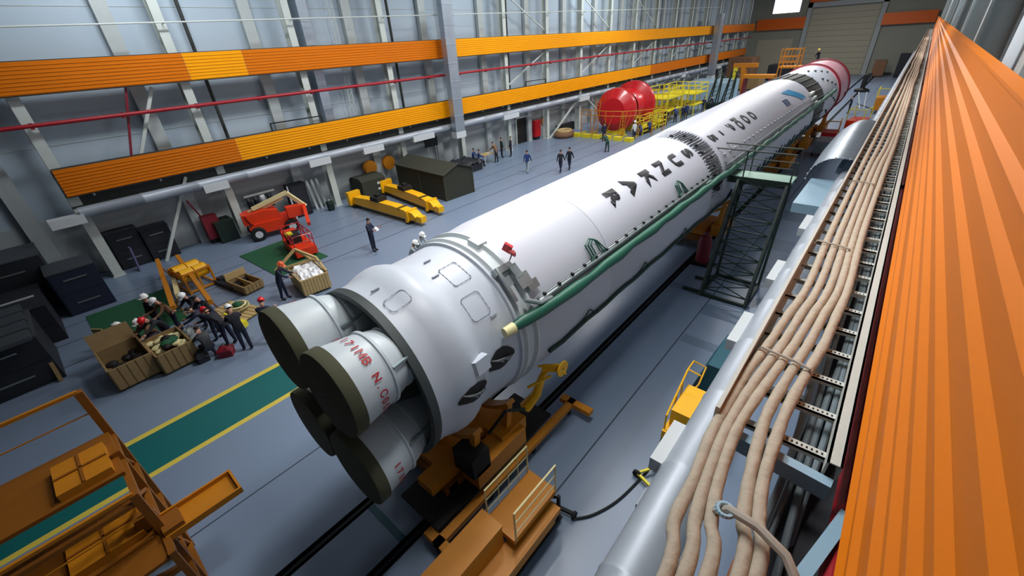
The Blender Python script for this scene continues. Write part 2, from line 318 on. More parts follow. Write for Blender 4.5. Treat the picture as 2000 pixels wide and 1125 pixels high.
for i in range(5): m.box(rp(2.02,74+i*2.2,16.1+.2*(i%3)),(.12,.2,.12))
m.each('ring_fitting','letter',rk,'dark fittings around the ribbed ring')
m=MB(); m.lathe([(1.92,17.1),(2.02,17.14),(2.03,17.5),(2.07,20),(2.075,20.04),(2.11,25),(2.16,30),(2.2,34.2),(2.12,34.3)],120); m.build('upper_tank','rocket',rk)
MB().lathe([(2.12,34.28),(2.17,34.4),(2.19,38.2),(2.14,38.3)],96).build('dark_ring','ring_dark',rk,'charcoal open ring between two white sections')
m=MB()
for i in range(28):
    th=i*360/28; m.bar(rp(2.2,th,34.4),rp(2.21,th+3,38.2),.06)
m.build('ring_trusses','ring_dark',rk)
m=MB()
for th in (52,60,68): m.bar(rp(2.26,th,33.7),rp(2.26,th,34.9),.16,.16)
m.each('ring_bracket','column',rk)
m=MB(); m.lathe([(2.14,38.28),(2.2,38.36),(2.22,44.5),(2.18,44.7)],96); m.build('nose_section','rocket_tail',rk)
m=MB(); m.lathe([(2.18,44.68),(2.24,44.7),(2.24,49.5),(2.15,51.4),(1.9,52.0),(.02,52.1)],96); m.build('end_cover','pink',rk,'pink film cover over the far end')
m=MB()
for y in (44.9,50.6): m.lathe([(2.24,y),(2.36,y+.05),(2.36,y+.25),(2.24,y+.3)],72)
m.each('transport_hoop','crimson',rk,'crimson hoop around the far end')
m=MB()
for i in range(14):
    th=12+i*7.3; m.box(rp(2.24,th,40+1.1*(i%4)),(.12,.22,.12))
m.each('nose_fitting','seal',rk)
# longitudinal systems tunnel on the camera side
def rtube(name,pts,r,mm,n=10,label=None,off=.06):
    return MB().tube([rp(RB(y)+off,th,y) for th,y in pts],r,n).build(name,mm,rk,label)
gp=[(69.5,4.75),(70,5.0),(71,5.6)]+[(71.5+.25*((i*7)%5),6.1+i*.65) for i in range(56)]
R_=[.07,.12,.13]+[.115+.02*math.sin(i*2.1) for i in range(56)]
MB().tube([rp(RB(y)+.14,th,y) for th,y in gp],R_,12).build('green_conduit','green_pipe',rk,'dark green wrapped conduit along the near side')
MB().tube([rp(1.95,69.2,4.55),rp(2.0,69.5,4.78)],[.10,.12],12).build('conduit_nozzle','boom',rk,'cream end fitting of the green conduit')
m=MB(); vs=[rp(RB(y)+.02+.02*(e in(0,3)),th,y) for y in (5.7,8,10,12,15.6) for e,th in enumerate((63.6,63.9,69,69.3))]; m.add(vs,[(k*4+j,k*4+j+1,k*4+j+5,k*4+j+4) for k in range(4) for j in range(3)]); m.build('cable_trough','steel',rk,'bright metal trough beside the green conduit')
m=MB()
for th in (64.5,67.2):
    m.tube([rp(RB(y)+.05,th,y) for y in (5.7,8,10,12,15.3)],.02,6)
m.tube([rp(RB(y)+.06,66,y) for y in (5.7,8,10,12,15.3)],.045,8)
m.tube([rp(RB(y)+.1,65.2,y) for y in (17.2,20,25,30,34)],.05,8)
m.build('cable_run','steel',rk,'bright metal lines beside the green conduit')
m=MB()
for i in range(20):
    y=5.9+i*.5; m.box(rp(RB(y)+.06,64.2,y),(.07,.05,.08)) 
m.each('cable_clamp','dark',rk)
m=MB()
for y in (7.95,13.15,8.35):
    if y==8.35: continue
    for dd,rr in ((0,.02),(.1,.018),(-.1,.018)):
        m.tube([rp(RB(y)+.06,66,y-.25+dd*.3),rp(RB(y)+.07,62,y-.12+dd),rp(RB(y)+.08,54+dd*10,y-.16+dd),rp(RB(y)+.09,51.5+dd*10,y+.02+dd*.6),rp(RB(y)+.08,54+dd*10,y+.18+dd*.4),rp(RB(y)+.07,62,y+.28+dd),rp(RB(y)+.06,66,y+.5+dd*.3)],rr,6)
m.each('hose_loop','green_pipe',rk,'dark hoses looped up onto the white tank')
ll=[(108+1.2*math.sin(i*1.7),5.9+i*.5) for i in range(66)]
rtube('lower_conduit',ll,.05,'dark_green',8,'dark lower cable line along the near side')
m=MB()
for y in (7.4,10.4,13.4): m.tube([rp(RB(y)+.05,108,y-.4),rp(RB(y)+.05,103,y-.2),rp(RB(y)+.06,98,y-.02),rp(RB(y)+.05,100,y+.12),rp(RB(y)+.05,108,y+.4)],.018,6)
for i in range(18): y=18+i; m.tube([rp(RB(y)+.04,108,y),rp(RB(y)+.05,98-(i%3)*2,y+.15),rp(RB(y)+.04,108,y+.35)],.03,5)
m.each('lower_hose','dark_green',rk)
m=MB()
for i in range(26):
    y=17.6+i*.62; m.box(rp(RB(y)+.015,55+.1*i,y),(.06,.22,.06))
m.each('marking_tick','seam',rk)
# access panels with bolted outline
def panel(y,th,w,h,rr,name='access_panel'):
    m=MB(); pts=[]
    r0=RB(y)
    for cx,cy,a0 in ((1,1,0),(-1,1,90),(-1,-1,180),(1,-1,270)):
        for k in range(5):
            a=math.radians(a0+k*22.5); pts.append((cx*(w/2-rr)+rr*math.cos(a),cy*(h/2-rr)+rr*math.sin(a)))
    P=[rp(RB(y+u)+.012,th+math.degrees(v/r0),y+u) for u,v in pts]
    m.tube(P+[P[0]],.005,5); m.mi=0
    L=len(P)
    for k in range(L):
        a=Vector(P[k]); b=Vector(P[(k+1)%L]); n=max(1,int((b-a).length/.09))
        for j in range(n): m.box(tuple(a.lerp(b,j/n)),(.014,.02,.014))
    m.build(name,'seam',rk)
panel(3.2,21.5,.42,.30,.08); panel(4.5,23,.42,.50,.05); panel(4.38,47.5,.44,.50,.08)
def plate(th,y,w,h,mm,name,lab=None,r=.03):
    MB().box((0,0,0),(w,h,r)).build(name,mm,rk,lab).matrix_local=Matrix.Translation(rp(RB(y)+.02,th,y))@Matrix.Rotation(math.radians(th),4,'Y')
for th,y in ((6,3.1),(3,4.35),(18,4.15),(58,4.6)): plate(th,y,.03,.16,'seam','slot_mark')
plate(12,5.45,.30,.26,'rocket_grey','vent_box','small pale raised box near the tail joint',.12)
m=MB(); m.prism([(3.62,0),(4.02,0),(4.02,.16),(3.7,.16)],'X',-.14,.14); o=m.build('step_fairing','rocket_tail',rk); o.matrix_local=Matrix.Rotation(math.radians(77),4,'Y')@Matrix.Translation((0,0,1.80))
# service openings with metal fittings on the lower tail
for (th,y,w) in ((91,3.6,.17),(85.5,4.45,.22)):
    m=MB(); n=14; c=[]
    for k in range(n):
        a=2*PI*k/n; c.append((y+.36*math.cos(a)*(1+.14*math.sin(3*a)),th+math.degrees(w*math.sin(a)*(1+.1*math.cos(4*a))/1.8)))
    vs=[rp(RB(y+(yy-y)*q)+.014,th+(tt-th)*q,y+(yy-y)*q) for q in (1,.75,.5,.25,.02) for yy,tt in c]; m.add(vs,[(r_*n+j,r_*n+(j+1)%n,(r_+1)*n+(j+1)%n,(r_+1)*n+j) for r_ in range(4) for j in range(n)]+[tuple(range(4*n,5*n))]); m.build('service_opening','black',rk,'black service opening low on the tail')
    m=MB()
    for k in range(9): m.tube([rp(RB(y-.26+.05*k)+.02,th-3+k*.9,y-.26+.05*k),rp(RB(y-.16+.05*k)+.06,th-1.5+k*.4,y-.16+.05*k),rp(RB(y-.04+.035*k)+.03,th+1.2+(k%3)*1.2,y-.04+.035*k)],.014,6)
    m.each('opening_tube','steel',rk,'bright tubes inside the opening')
# valve assembly with a red flag on the tail joint
m=MB()
for th,y,d in ((38,5.3,(.14,.5,.1)),(43,5.5,(.3,.2,.12)),(50,5.55,(.3,.35,.1)),(55,5.7,(.2,.3,.08)),(46,5.2,(.2,.14,.16))):
    m.box(rp(RB(y)+.08,th,y),d,0,0,math.radians(th))
m.tube([rp(1.98,36,5.15),rp(2.0,46,5.1),rp(1.98,58,5.12)],.045,8); m.tube([rp(2.0,60,5.3),rp(2.05,66,5.6),rp(2.02,68,6.0)],.05,8)
m.build('valve_assembly','steel',rk,'grey valve assembly on the tail joint')
m=MB(); a=Vector(rp(2.0,36,5.55)); m.tube([a,a+Vector((.12,0,.25))],.012,6); m.build('flag_rod','dark',rk)
m=MB(); a=Vector(rp(2.05,34,5.5)); m.box(a+Vector((.02,.02,.2)),(.18,.06,.2),.4,.3,.5); m.box(a+Vector((.12,.05,.1)),(.12,.05,.16),.2,.6,.3); m.build('safety_flag','flag_red',rk,'small red flag')
# lettering
def text_on(chars,mm,y0,pitch,th,hgt,mirror=False,bold=.012,off=.012,name='letter',font_w=1.0):
    for i,ch in enumerate(chars):
        if ch==' ': continue
        cu=bpy.data.curves.new('tmp','FONT'); cu.body=ch; cu.size=hgt*1.38; cu.align_x='CENTER'; cu.align_y='CENTER'; cu.offset=bold; cu.resolution_u=3
        ob=bpy.data.objects.new('tmp',cu); C.objects.link(ob); bpy.context.view_layer.update()
        me=bpy.data.meshes.new_from_object(ob.evaluated_get(bpy.context.evaluated_depsgraph_get())); bpy.data.objects.remove(ob)
        bm=bmesh.new(); bm.from_mesh(me)
        for k in range(-12,13):
            bmesh.ops.bisect_plane(bm,geom=bm.verts[:]+bm.edges[:]+bm.faces[:],plane_co=(k*hgt/14,0,0),plane_no=(1,0,0))
        ext=bmesh.ops.extrude_face_region(bm,geom=bm.faces[:])
        new=[v for v in ext['geom'] if isinstance(v,bmesh.types.BMVert)]; ns=set(new)
        for v in bm.verts:
            x,yy=v.co.x*font_w,v.co.y
            Y=y0-i*pitch+yy     # letters stacked from the far end, each with its top towards the far end
            r=RB(Y)+(off if v in ns else off-.01); t=math.radians(th)+x/r
            v.co=(r*math.sin(t),Y,r*math.cos(t))
        bmesh.ops.recalc_face_normals(bm,faces=bm.faces)
        m2=bpy.data.meshes.new(name); bm.to_mesh(m2); bm.free(); m2.materials.append(M[mm]); o=bpy.data.objects.new(name,m2); C.objects.link(o); o.parent=rk
text_on('SUNKAR','letter',15.15,1.045,33,.50,font_w=1.12,bold=.04)
text_on('СОЮЗ-5','letter',22.9,1.04,33,.50,font_w=1.1,bold=.04)
# blue emblem near the far end: curved band with small lettering below it
m=MB(); n=14; vs=[]
for k in range(n+1):
    t=k/n; th=26+26*t; yy=30.9-.5*math.cos(PI*t)+.9*t
    for e in (-1.0,.8): vs.append(rp(RB(yy)+.012,th,yy+e*(1-.3*t)))
m.add(vs,[(2*k,2*k+1,2*k+3,2*k+2) for k in range(n)]); m.build('emblem_band','blue_logo',rk,'blue curved band of the emblem')
m=MB()
for k in range(6): 
    th=38+k*1.9
    for y in (28.4,28.9): m.box(rp(RB(y)+.012,th,y+.15*(k%2)),(.05,.38,.05))
m.each('emblem_letter','blue_dark',rk,'small dark blue lettering under the band')
# engine nozzles with olive covers
def nozzle(a,r0,r1,yc,lab,txt=None):
    d=Vector((math.cos(math.radians(a)),0,math.sin(math.radians(a))))
    p0=Vector((0,3.8,0))+d*(r1-.03); p1=Vector((0,yc,0))+d*r1; dr=(p1-p0).normalized(); L=(p1-p0).length
    t=MB().lathe([(.24,-.1),(.30,.1),(.36,.5),(.45,.75),(.535,1.0),(.54,1.03),(.575,1.04),(.575,1.09),(.55,1.10),(.60,1.26),(.62,1.36),(.64,1.37),(.68,1.39),(.68,1.44),(.65,1.45),(.72,L-.3),(.735,L)],56,p0,d=dr).build('engine_nozzle','nozzle',rk,lab)
    m=MB(); m.lathe([(.735,L-.2),(.765,L-.19),(.77,L-.03),(.755,L+.015),(.02,L+.03)],56,p0,d=dr); m.build('nozzle_cover','olive',t,'dark olive fabric cover')
    u=Vector((0,0,1)); s_=dr.cross(u).normalized(); w_=s_.cross(dr)
    m=MB()
    for k in range(3):
        an=k*2.1+.6; q=s_*math.cos(an)+w_*math.sin(an); m.bar(p0+dr*1.0+q*.56,p0+dr*1.4+q*.68,.045); m.bar(p0+dr*.2+q*.34,p0+dr*.98+q*.53,.03)
    m.build('stiffener','nozzle_in',t)
    if txt:
        ft,a0,stp,yo=txt
        for i,ch in enumerate(ft):
            if ch==' ': continue
            cu=bpy.data.curves.new('tmp','FONT'); cu.body=ch; cu.size=.185; cu.align_x='CENTER'; cu.align_y='CENTER'; cu.offset=.004; cu.resolution_u=2
            ob=bpy.data.objects.new('tmp',cu); C.objects.link(ob); bpy.context.view_layer.update()
            me=bpy.data.meshes.new_from_object(ob.evaluated_get(bpy.context.evaluated_depsgraph_get())); bpy.data.objects.remove(ob)
            bm=bmesh.new(); bm.from_mesh(me)
            for k in range(-3,4): bmesh.ops.bisect_plane(bm,geom=bm.verts[:]+bm.edges[:]+bm.faces[:],plane_co=(k*.03,0,0),plane_no=(1,0,0))
            for v in bm.verts:
                al=L-yo-v.co.y; rr=.68+.045*(al-1.45)/(L-1.75)+.008
                an=math.radians(a0+stp*i)+v.co.x/rr*(1 if stp>0 else -1); q=(u-dr*u.dot(dr)).normalized(); sx=q.cross(dr)
                v.co=p0+dr*al+(q*math.cos(an)+sx*math.sin(an))*rr
            m2=bpy.data.meshes.new('nozzle_letter'); bm.to_mesh(m2); bm.free(); m2.materials.append(M['red_text']); o=bpy.data.objects.new('nozzle_letter',m2); C.objects.link(o); o.parent=t
nozzle(46,.98,1.22,1.58,'grey-white engine nozzle nearest the camera, with red lettering',('РД.171МВ N.С005',-44,11.8,.52))
nozzle(120,.98,1.22,1.58,'grey-white engine nozzle on the far upper side',('171МВ С5',-112,12.5,.52))
nozzle(-55,.98,1.24,1.6,'lowest engine nozzle on the near side',('171МВ С5',75,12,.45))
nozzle(-132,.98,1.26,1.6,'far lower engine nozzle hidden behind the others')

# ---------------------------------------------------------------- near right side: panel, tray, cables, duct
XB=.30
def ribs(y0,y1):
    pr=[(0,0)]
    for z in (.02,.165,.366,.49,.618,.745,.913,1.065,1.185): pr+=[(0,z-.002),(-.018,z),(-.018,z+.005),(0,z+.032)]
    pr+=[(0,1.32),(.012,1.32),(.012,0)]
    m=MB(); m.prism(pr,'Y',y0,y1); return m
t=T('orange_girder_panel','huge orange ribbed panel filling the right edge beside the cable tray','wall panel',(XB,-3,7.41))
ribs(0,33).build('ribbed_sheet','orange',t,smooth=5)
ribs(33.03,107).build('ribbed_sheet','orange',t,smooth=5)
MB().bb(-.004,.06,0,107,1.32,1.335).build('top_trim','orange',t)
MB().bb(.02,.3,0,107,-.03,0).build('bottom_trim','girder',t)
for i in range(18): MB().bb(.012,.33,3+i*6.05,3.1+i*6.05,.5,.62).build('support_arm','girder',t)
t=T('red_fire_pipe','long red pipe tucked between the cable tray and the big right orange panel','pipe',(.335,-3,7.13))
MB().tube([(0,0,0),(0,100,0)],.045,10).build('pipe','red_pipe',t)
for i in range(14): MB().box((.03,4+i*6,-.02),(.16,.06,.16)).build('clamp','girder',t)
t=T('cable_tray','long ladder cable tray of perforated grey metal carrying the wrapped cables','cable tray',(0,1.72,7.3))
MB().bb(-.262,-.242,0,88,-.02,.10).bb(-.242,-.215,0,88,-.02,-.012).build('side_rail','tray',t)
MB().bb(.205,.262,0,88,.06,.066).bb(.205,.215,0,88,-.02,.066).bb(.252,.262,0,88,-.02,.066).build('side_rail','tray',t)
nr=0
for i in range(100):
    y=.10+i*.285
    m=MB(); m.bb(-.24,.21,y-.02,y+.02,-.012,.0); m.bb(-.24,.21,y-.02,y-.016,-.03,0)
    if i<26:
        m.mi=1
        for k in range(9): m.box((.03+k*.02,y,.0004),(.008,.014,.0012))
    m.build('rung',['tray','hole'],t)
m=MB()
for i in range(100,306): y=.10+i*.285; m.bb(-.24,.21,y-.02,y+.02,-.012,.0)
o=m.build('rung','tray',t); o['kind']='stuff'
MB().box((.04,-.02,-.05),(.42,.05,.09),-.1).box((.26,-.35,-.12),(.05,.6,.03),-.25).build('end_bracket','cyan_steel',t,'pale blue bracket at the cut end of the tray')
CB=[[(-0.15, 0.884), (-0.202, 1.079), (-0.208, 1.301), (-0.23, 1.584), (-0.228, 1.83), (-0.22, 2.127), (-0.189, 2.467), (-0.165, 2.852), (-0.135, 3.378), (-0.152, 4.588), (-0.16, 7.007), (-0.15, 9.112), (-0.15, 15), (-0.15, 60)], [(-0.099, 0.925), (-0.14, 1.128), (-0.167, 1.333), (-0.185, 1.619), (-0.18, 1.867), (-0.159, 2.173), (-0.125, 2.514), (-0.103, 2.896), (-0.072, 3.423), (-0.087, 4.63), (-0.09, 7.045), (-0.075, 9.146), (-0.075, 15), (-0.075, 60)], [(-0.036, 0.976), (-0.091, 1.167), (-0.125, 1.366), (-0.146, 1.649), (-0.134, 1.902), (-0.101, 2.217), (-0.068, 2.555), (-0.042, 2.941), (-0.01, 3.448), (-0.03, 4.667), (-0.034, 7.074), (-0.006, 9.177), (-0.006, 15), (-0.006, 60)], [(0.048, 1.044), (0.004, 1.243), (-0.027, 1.443), (-0.052, 1.722), (-0.057, 1.926), (-0.034, 2.267), (-0.005, 2.602), (0.014, 2.981), (0.044, 3.486), (0.02, 4.699), (0.021, 7.104), (0.05, 9.202), (0.05, 15), (0.05, 60)], [(0.095, 1.082), (0.049, 1.279), (0.019, 1.48), (0.009, 1.769), (0.011, 2.013), (0.035, 2.319), (0.065, 2.653), (0.078, 3.027), (0.092, 3.519), (0.07, 4.731), (0.08, 7.136), (0.1, 9.224), (0.1, 15), (0.1, 60)]]
def cr(P,n=8):
    out=[]
    for i in range(len(P)-1):
        p0,p1,p2,p3=(Vector(P[max(i-1,0)]),Vector(P[i]),Vector(P[i+1]),Vector(P[min(i+2,len(P)-1)]))
        for k in range(n):
            t=k/n; out.append(.5*((2*p1)+(p2-p0)*t+(2*p0-5*p1+4*p2-p3)*t*t+(3*p1-p0-3*p2+p3)*t**3))
    out.append(Vector(P[-1])); return out
names=['leftmost','second from the left','middle','second from the right','rightmost']
for k,cb in enumerate(CB):
    P=[(x,y,7.345) for x,y in cb]
    for j in range(2,len(P)-1):   # gentle sideways waviness further out
        if P[j][1]>9: P[j]=(P[j][0]+.012*math.sin(P[j][1]*1.3+k),P[j][1],P[j][2])
    far=[(P[-2][0]+.014*math.sin(y*.9+k*.5),y,7.345) for y in [17+3*i for i in range(14)]]
    P=P[:-1]+far
    P=[(P[0][0]+.03,-.7,7.18),(P[0][0]+.01,.25,7.28)]+P
    pts=cr(P,7); n=len(pts)
    tag(MB().tube(pts,[.0265+.001*math.sin(i*1.7+k*2)+.001*math.sin(i*.61) for i in range(n)],12).build('wrapped_cable','cable'),'thick beige wrapped cable lying in the ladder tray, %s of five'%names[k],'cable','wrapped cables in the near tray')
for j,(y,x0,x1) in enumerate(((2.35,-.23,.02),(4.15,-.23,.0),(6.2,-.2,.0))):
    tag(MB().tube([(x0,y,7.33),(x0+.02,y,7.39),(x1-.05,y-.03,7.392),(x1+.02,y-.05,7.388),(x1+.03,y-.05,7.35)],.008,6).build('cable_tie','tie'),'pale tie looped over the left beige cables, %s from the near end'%ORD[j],'cable tie')
t=T('cable_clamp','grey metal clamp with an eyelet across the two right cables at the bottom edge','clamp',(.05,1.17,7.42))
m=MB(); m.tube([(-.14,.03,-.05),(-.1,.03,0),(0,.01,.02),(.1,-.03,.01),(.15,-.08,-.02),(.17,-.15,-.08)],.018,8); m.build('clamp_bar','tie',t)
m=MB(); n=16
for i in range(n): a=2*PI*i/n; b=2*PI*(i+1)/n; m.tube([(-.11+.028*math.cos(a),.02+.028*math.sin(a),.0),(-.11+.028*math.cos(b),.02+.028*math.sin(b),.0)],.010,6)
m.build('eyelet','cyan_steel',t)
for k,(pp,l) in enumerate((([(.07,-.5,6.4),(.10,.6,6.75),(.075,1.3,7.0),(.09,1.9,7.18),(.06,3,7.22),(.10,5,7.22),(.08,9,7.22),(.09,30,7.22)],'leftmost'),([(.16,-.5,6.3),(.15,.6,6.8),(.115,1.4,7.02),(.13,2,7.18),(.12,3,7.22),(.14,5,7.22),(.12,9,7.22),(.13,30,7.22)],'second'),([(.24,-.6,6.6),(.20,.5,7.0),(.17,1.4,7.08),(.16,2.2,7.2),(.18,3,7.22),(.16,5,7.22),(.17,9,7.22),(.16,30,7.22)],'third'),([(.12,-.5,6.2),(.19,.8,6.8),(.19,1.6,7.06),(.20,2.2,7.2),(.20,3.5,7.22),(.19,6,7.22),(.2,30,7.22)],'rightmost'))):
    tag(MB().tube(cr(pp,6),.016,10).build('grey_cable','grey_cable'),'thin grey cable running under the tray rungs and drooping below its end, %s of four'%l,'cable','thin grey cables under the tray')
t=T('dark_beam','added dark beam standing in for the shade under the near cable tray','girder',(.35,-6,6.2))  # dark beam added to fill the deep shade below the tray
MB().bb(-.22,.27,0,110,.80,.84).bb(.12,.16,0,110,0,.8).bb(-.22,.28,0,110,-.04,0).build('beam','machine',t)
for i in range(18):
    MB().bb(-.21,.12,2.6+i*6.05,2.64+i*6.05,0,.8).build('stiffener','machine',t)
tag(MB().prism([(.02,6.90),(.10,6.90),(.075,7.0),(.03,7.0)],'Y',.9,1.35).build('orange_plate','orange'),'small orange plate showing between the cables at the bottom edge','plate')
# insulated duct below the tray
t=T('insulated_duct','white insulated duct with joint boxes running below the near cable tray','duct',(-.70,-4,4.1)); r=.31
pr=[(r,0)]; y=0
while y<100: y+=1.55; pr+=[(r,y-.05),(r*1.03,y-.02),(r*1.03,y+.02),(r,y+.05)]
MB().lathe(pr,28).build('duct_shell','silver',t)
for y0,y1 in ((3.75,4.55),(6.9,8.0),(9.6,10.7),(13,14.2),(20,21.5)):
    MB().bb(-.46,-.05,y0+4,y1+4,-.12,.10).build('joint_box','white_box',t,label='white box straddling the duct')
MB().bb(-.40,-.2,7.3,7.6,-.9,-.3).build('hanger_plate','seam',t)
for i in range(16): MB().bar((.1,4+6.05*i,0),(2.6,4+6.05*i,.3),.1).build('support_arm','girder',t)
t=T('duct_hood','large rounded sheet metal hood of pale blue-grey beside the cable tray','duct hood',(-.95,18.6,3.6))
m=MB(); n=14; vs=[]
for k in range(n+1):
    a=PI*k/n; 
    for y,rr in ((0,.92),(3.5,1.0),(7,.98),(9,.82),(10.4,.5),(11,.1)): vs.append((-.05-rr*math.cos(a)*1.0,y,.45+rr*math.sin(a)*.9 if True else 0))
m.add(vs,[(k*6+j,k*6+j+1,k*6+j+7,k*6+j+6) for k in range(n) for j in range(5)])
m.build('hood_shell','duct',t)
m=MB(); 
for k in range(n): 
    a=PI*k/n; m.box((-.05-.92*math.cos(a),-.02,.45+.84*math.sin(a)),(.05,.04,.05))
m.each('rivet','white_box',t)
MB().bb(-.78,.7,-3.2,-.05,.2,.5).build('hood_base','cyan_steel',t)
# right wall columns
for i in range(18):
    y=-.5+6.05*i
    t=T('steel_column','pale steel column of the right wall above the orange panel, %s from the near end'%ORD[i],'column',(.85,y,6),0,'columns of the right wall')
    MB().bb(-.2,.2,-.02,.02,0,13).build('web','post',t)
    for sx in (-1,1): MB().bb(sx*.2-.02,sx*.2+.02,-.17,.17,0,13).build('flange','post',t)
for i in range(17):
    y=2.6+6.05*i
    tag(MB().bb(1.07,1.22,y-.45,y+.45,6,19).build('wall_rib','wall_low'),'broad pale rib on the right wall panels, %s from the near end'%ORD[i],'wall rib','ribs of the right wall')
# ---------------------------------------------------------------- people
def seg(P,Q,k): return Vector(P).lerp(Vector(Q),k)
POSES={}
def joints(lean=0,armL=(8,0),armR=(8,0),legL=(0,0),legR=(0,0),elbL=10,elbR=10,drop=0,head=0,spread=.09,twist=0):
    """angles in degrees; + is forward (local +Y). legs: (thigh,shin back)."""
    r=math.radians; J={}
    hip=.92-drop; J['pel']=(0,0,hip)
    d=lambda a:(0,math.sin(r(a)),math.cos(r(a)))
    def ad(p,v,l): return tuple(p[i]+v[i]*l for i in range(3))
    J['waist']=ad(J['pel'],d(lean*.6),.18); J['chest']=ad(J['waist'],d(lean),.27); J['neck']=ad(J['chest'],d(lean),.10); J['hb']=ad(J['neck'],d(lean*.6+head),.08); J['ht']=ad(J['hb'],d(lean*.6+head),.14)
    for s,a,e,l,nm in ((-1,armL,elbL,legL,'L'),(1,armR,elbR,legR,'R')):
        sh=ad(J['chest'],(s*.17,0,.02),1); J['sh'+nm]=sh
        fa=r(a[0]); ou=r(12+a[1]); v=(s*math.sin(ou),math.sin(fa)*math.cos(ou),-math.cos(fa)*math.cos(ou)); el=ad(sh,v,.28); J['el'+nm]=el
        fb=r(a[0]+e); v=(s*math.sin(ou*.4),math.sin(fb),-math.cos(fb)); J['wr'+nm]=ad(el,v,.24); J['ha'+nm]=ad(J['wr'+nm],v,.08); J['hv'+nm]=v
        hp=ad(J['pel'],(s*spread,0,-.04),1); J['hp'+nm]=hp
        t=r(l[0]); k=ad(hp,(s*.02,math.sin(t),-math.cos(t)),.42); J['kn'+nm]=k; t2=r(l[0]-l[1]); an=ad(k,(s*.01,math.sin(t2),-math.cos(t2)),.40); J['an'+nm]=an; J['to'+nm]=ad(an,(0,.17,-.045),1)
    mn=min(J['anL'][2],J['anR'][2])-.07
    return {k:((v[0],v[1],v[2]-mn) if not k.startswith('hv') else v) for k,v in J.items()}
PS={'stand':joints(),'hold':joints(armL=(25,0),armR=(25,0),elbL=75,elbR=80,head=15),'walk':joints(lean=4,legL=(22,6),legR=(-16,14),armL=(-22,0),armR=(24,0)),
 'bend':joints(lean=48,armL=(60,0),armR=(55,0),legL=(8,6),legR=(-6,4),head=20),'reach':joints(lean=12,armR=(85,0),elbR=5,armL=(20,0)),
 'lean':joints(lean=24,armL=(40,0),armR=(45,0),elbL=30,elbR=35,legL=(6,4),legR=(-4,6),head=18),
 'crouch':joints(lean=32,drop=.42,legL=(95,112),legR=(70,118),armL=(50,0),armR=(45,0),elbL=30,elbR=25,spread=.12),
 'sit':joints(lean=10,drop=.44,legL=(84,84),legR=(80,82),armL=(35,0),armR=(35,0),elbL=50,elbR=50,spread=.1),'climb':joints(lean=16,armL=(70,0),armR=(20,0),elbL=20,elbR=60,legL=(45,50),legR=(0,4))}
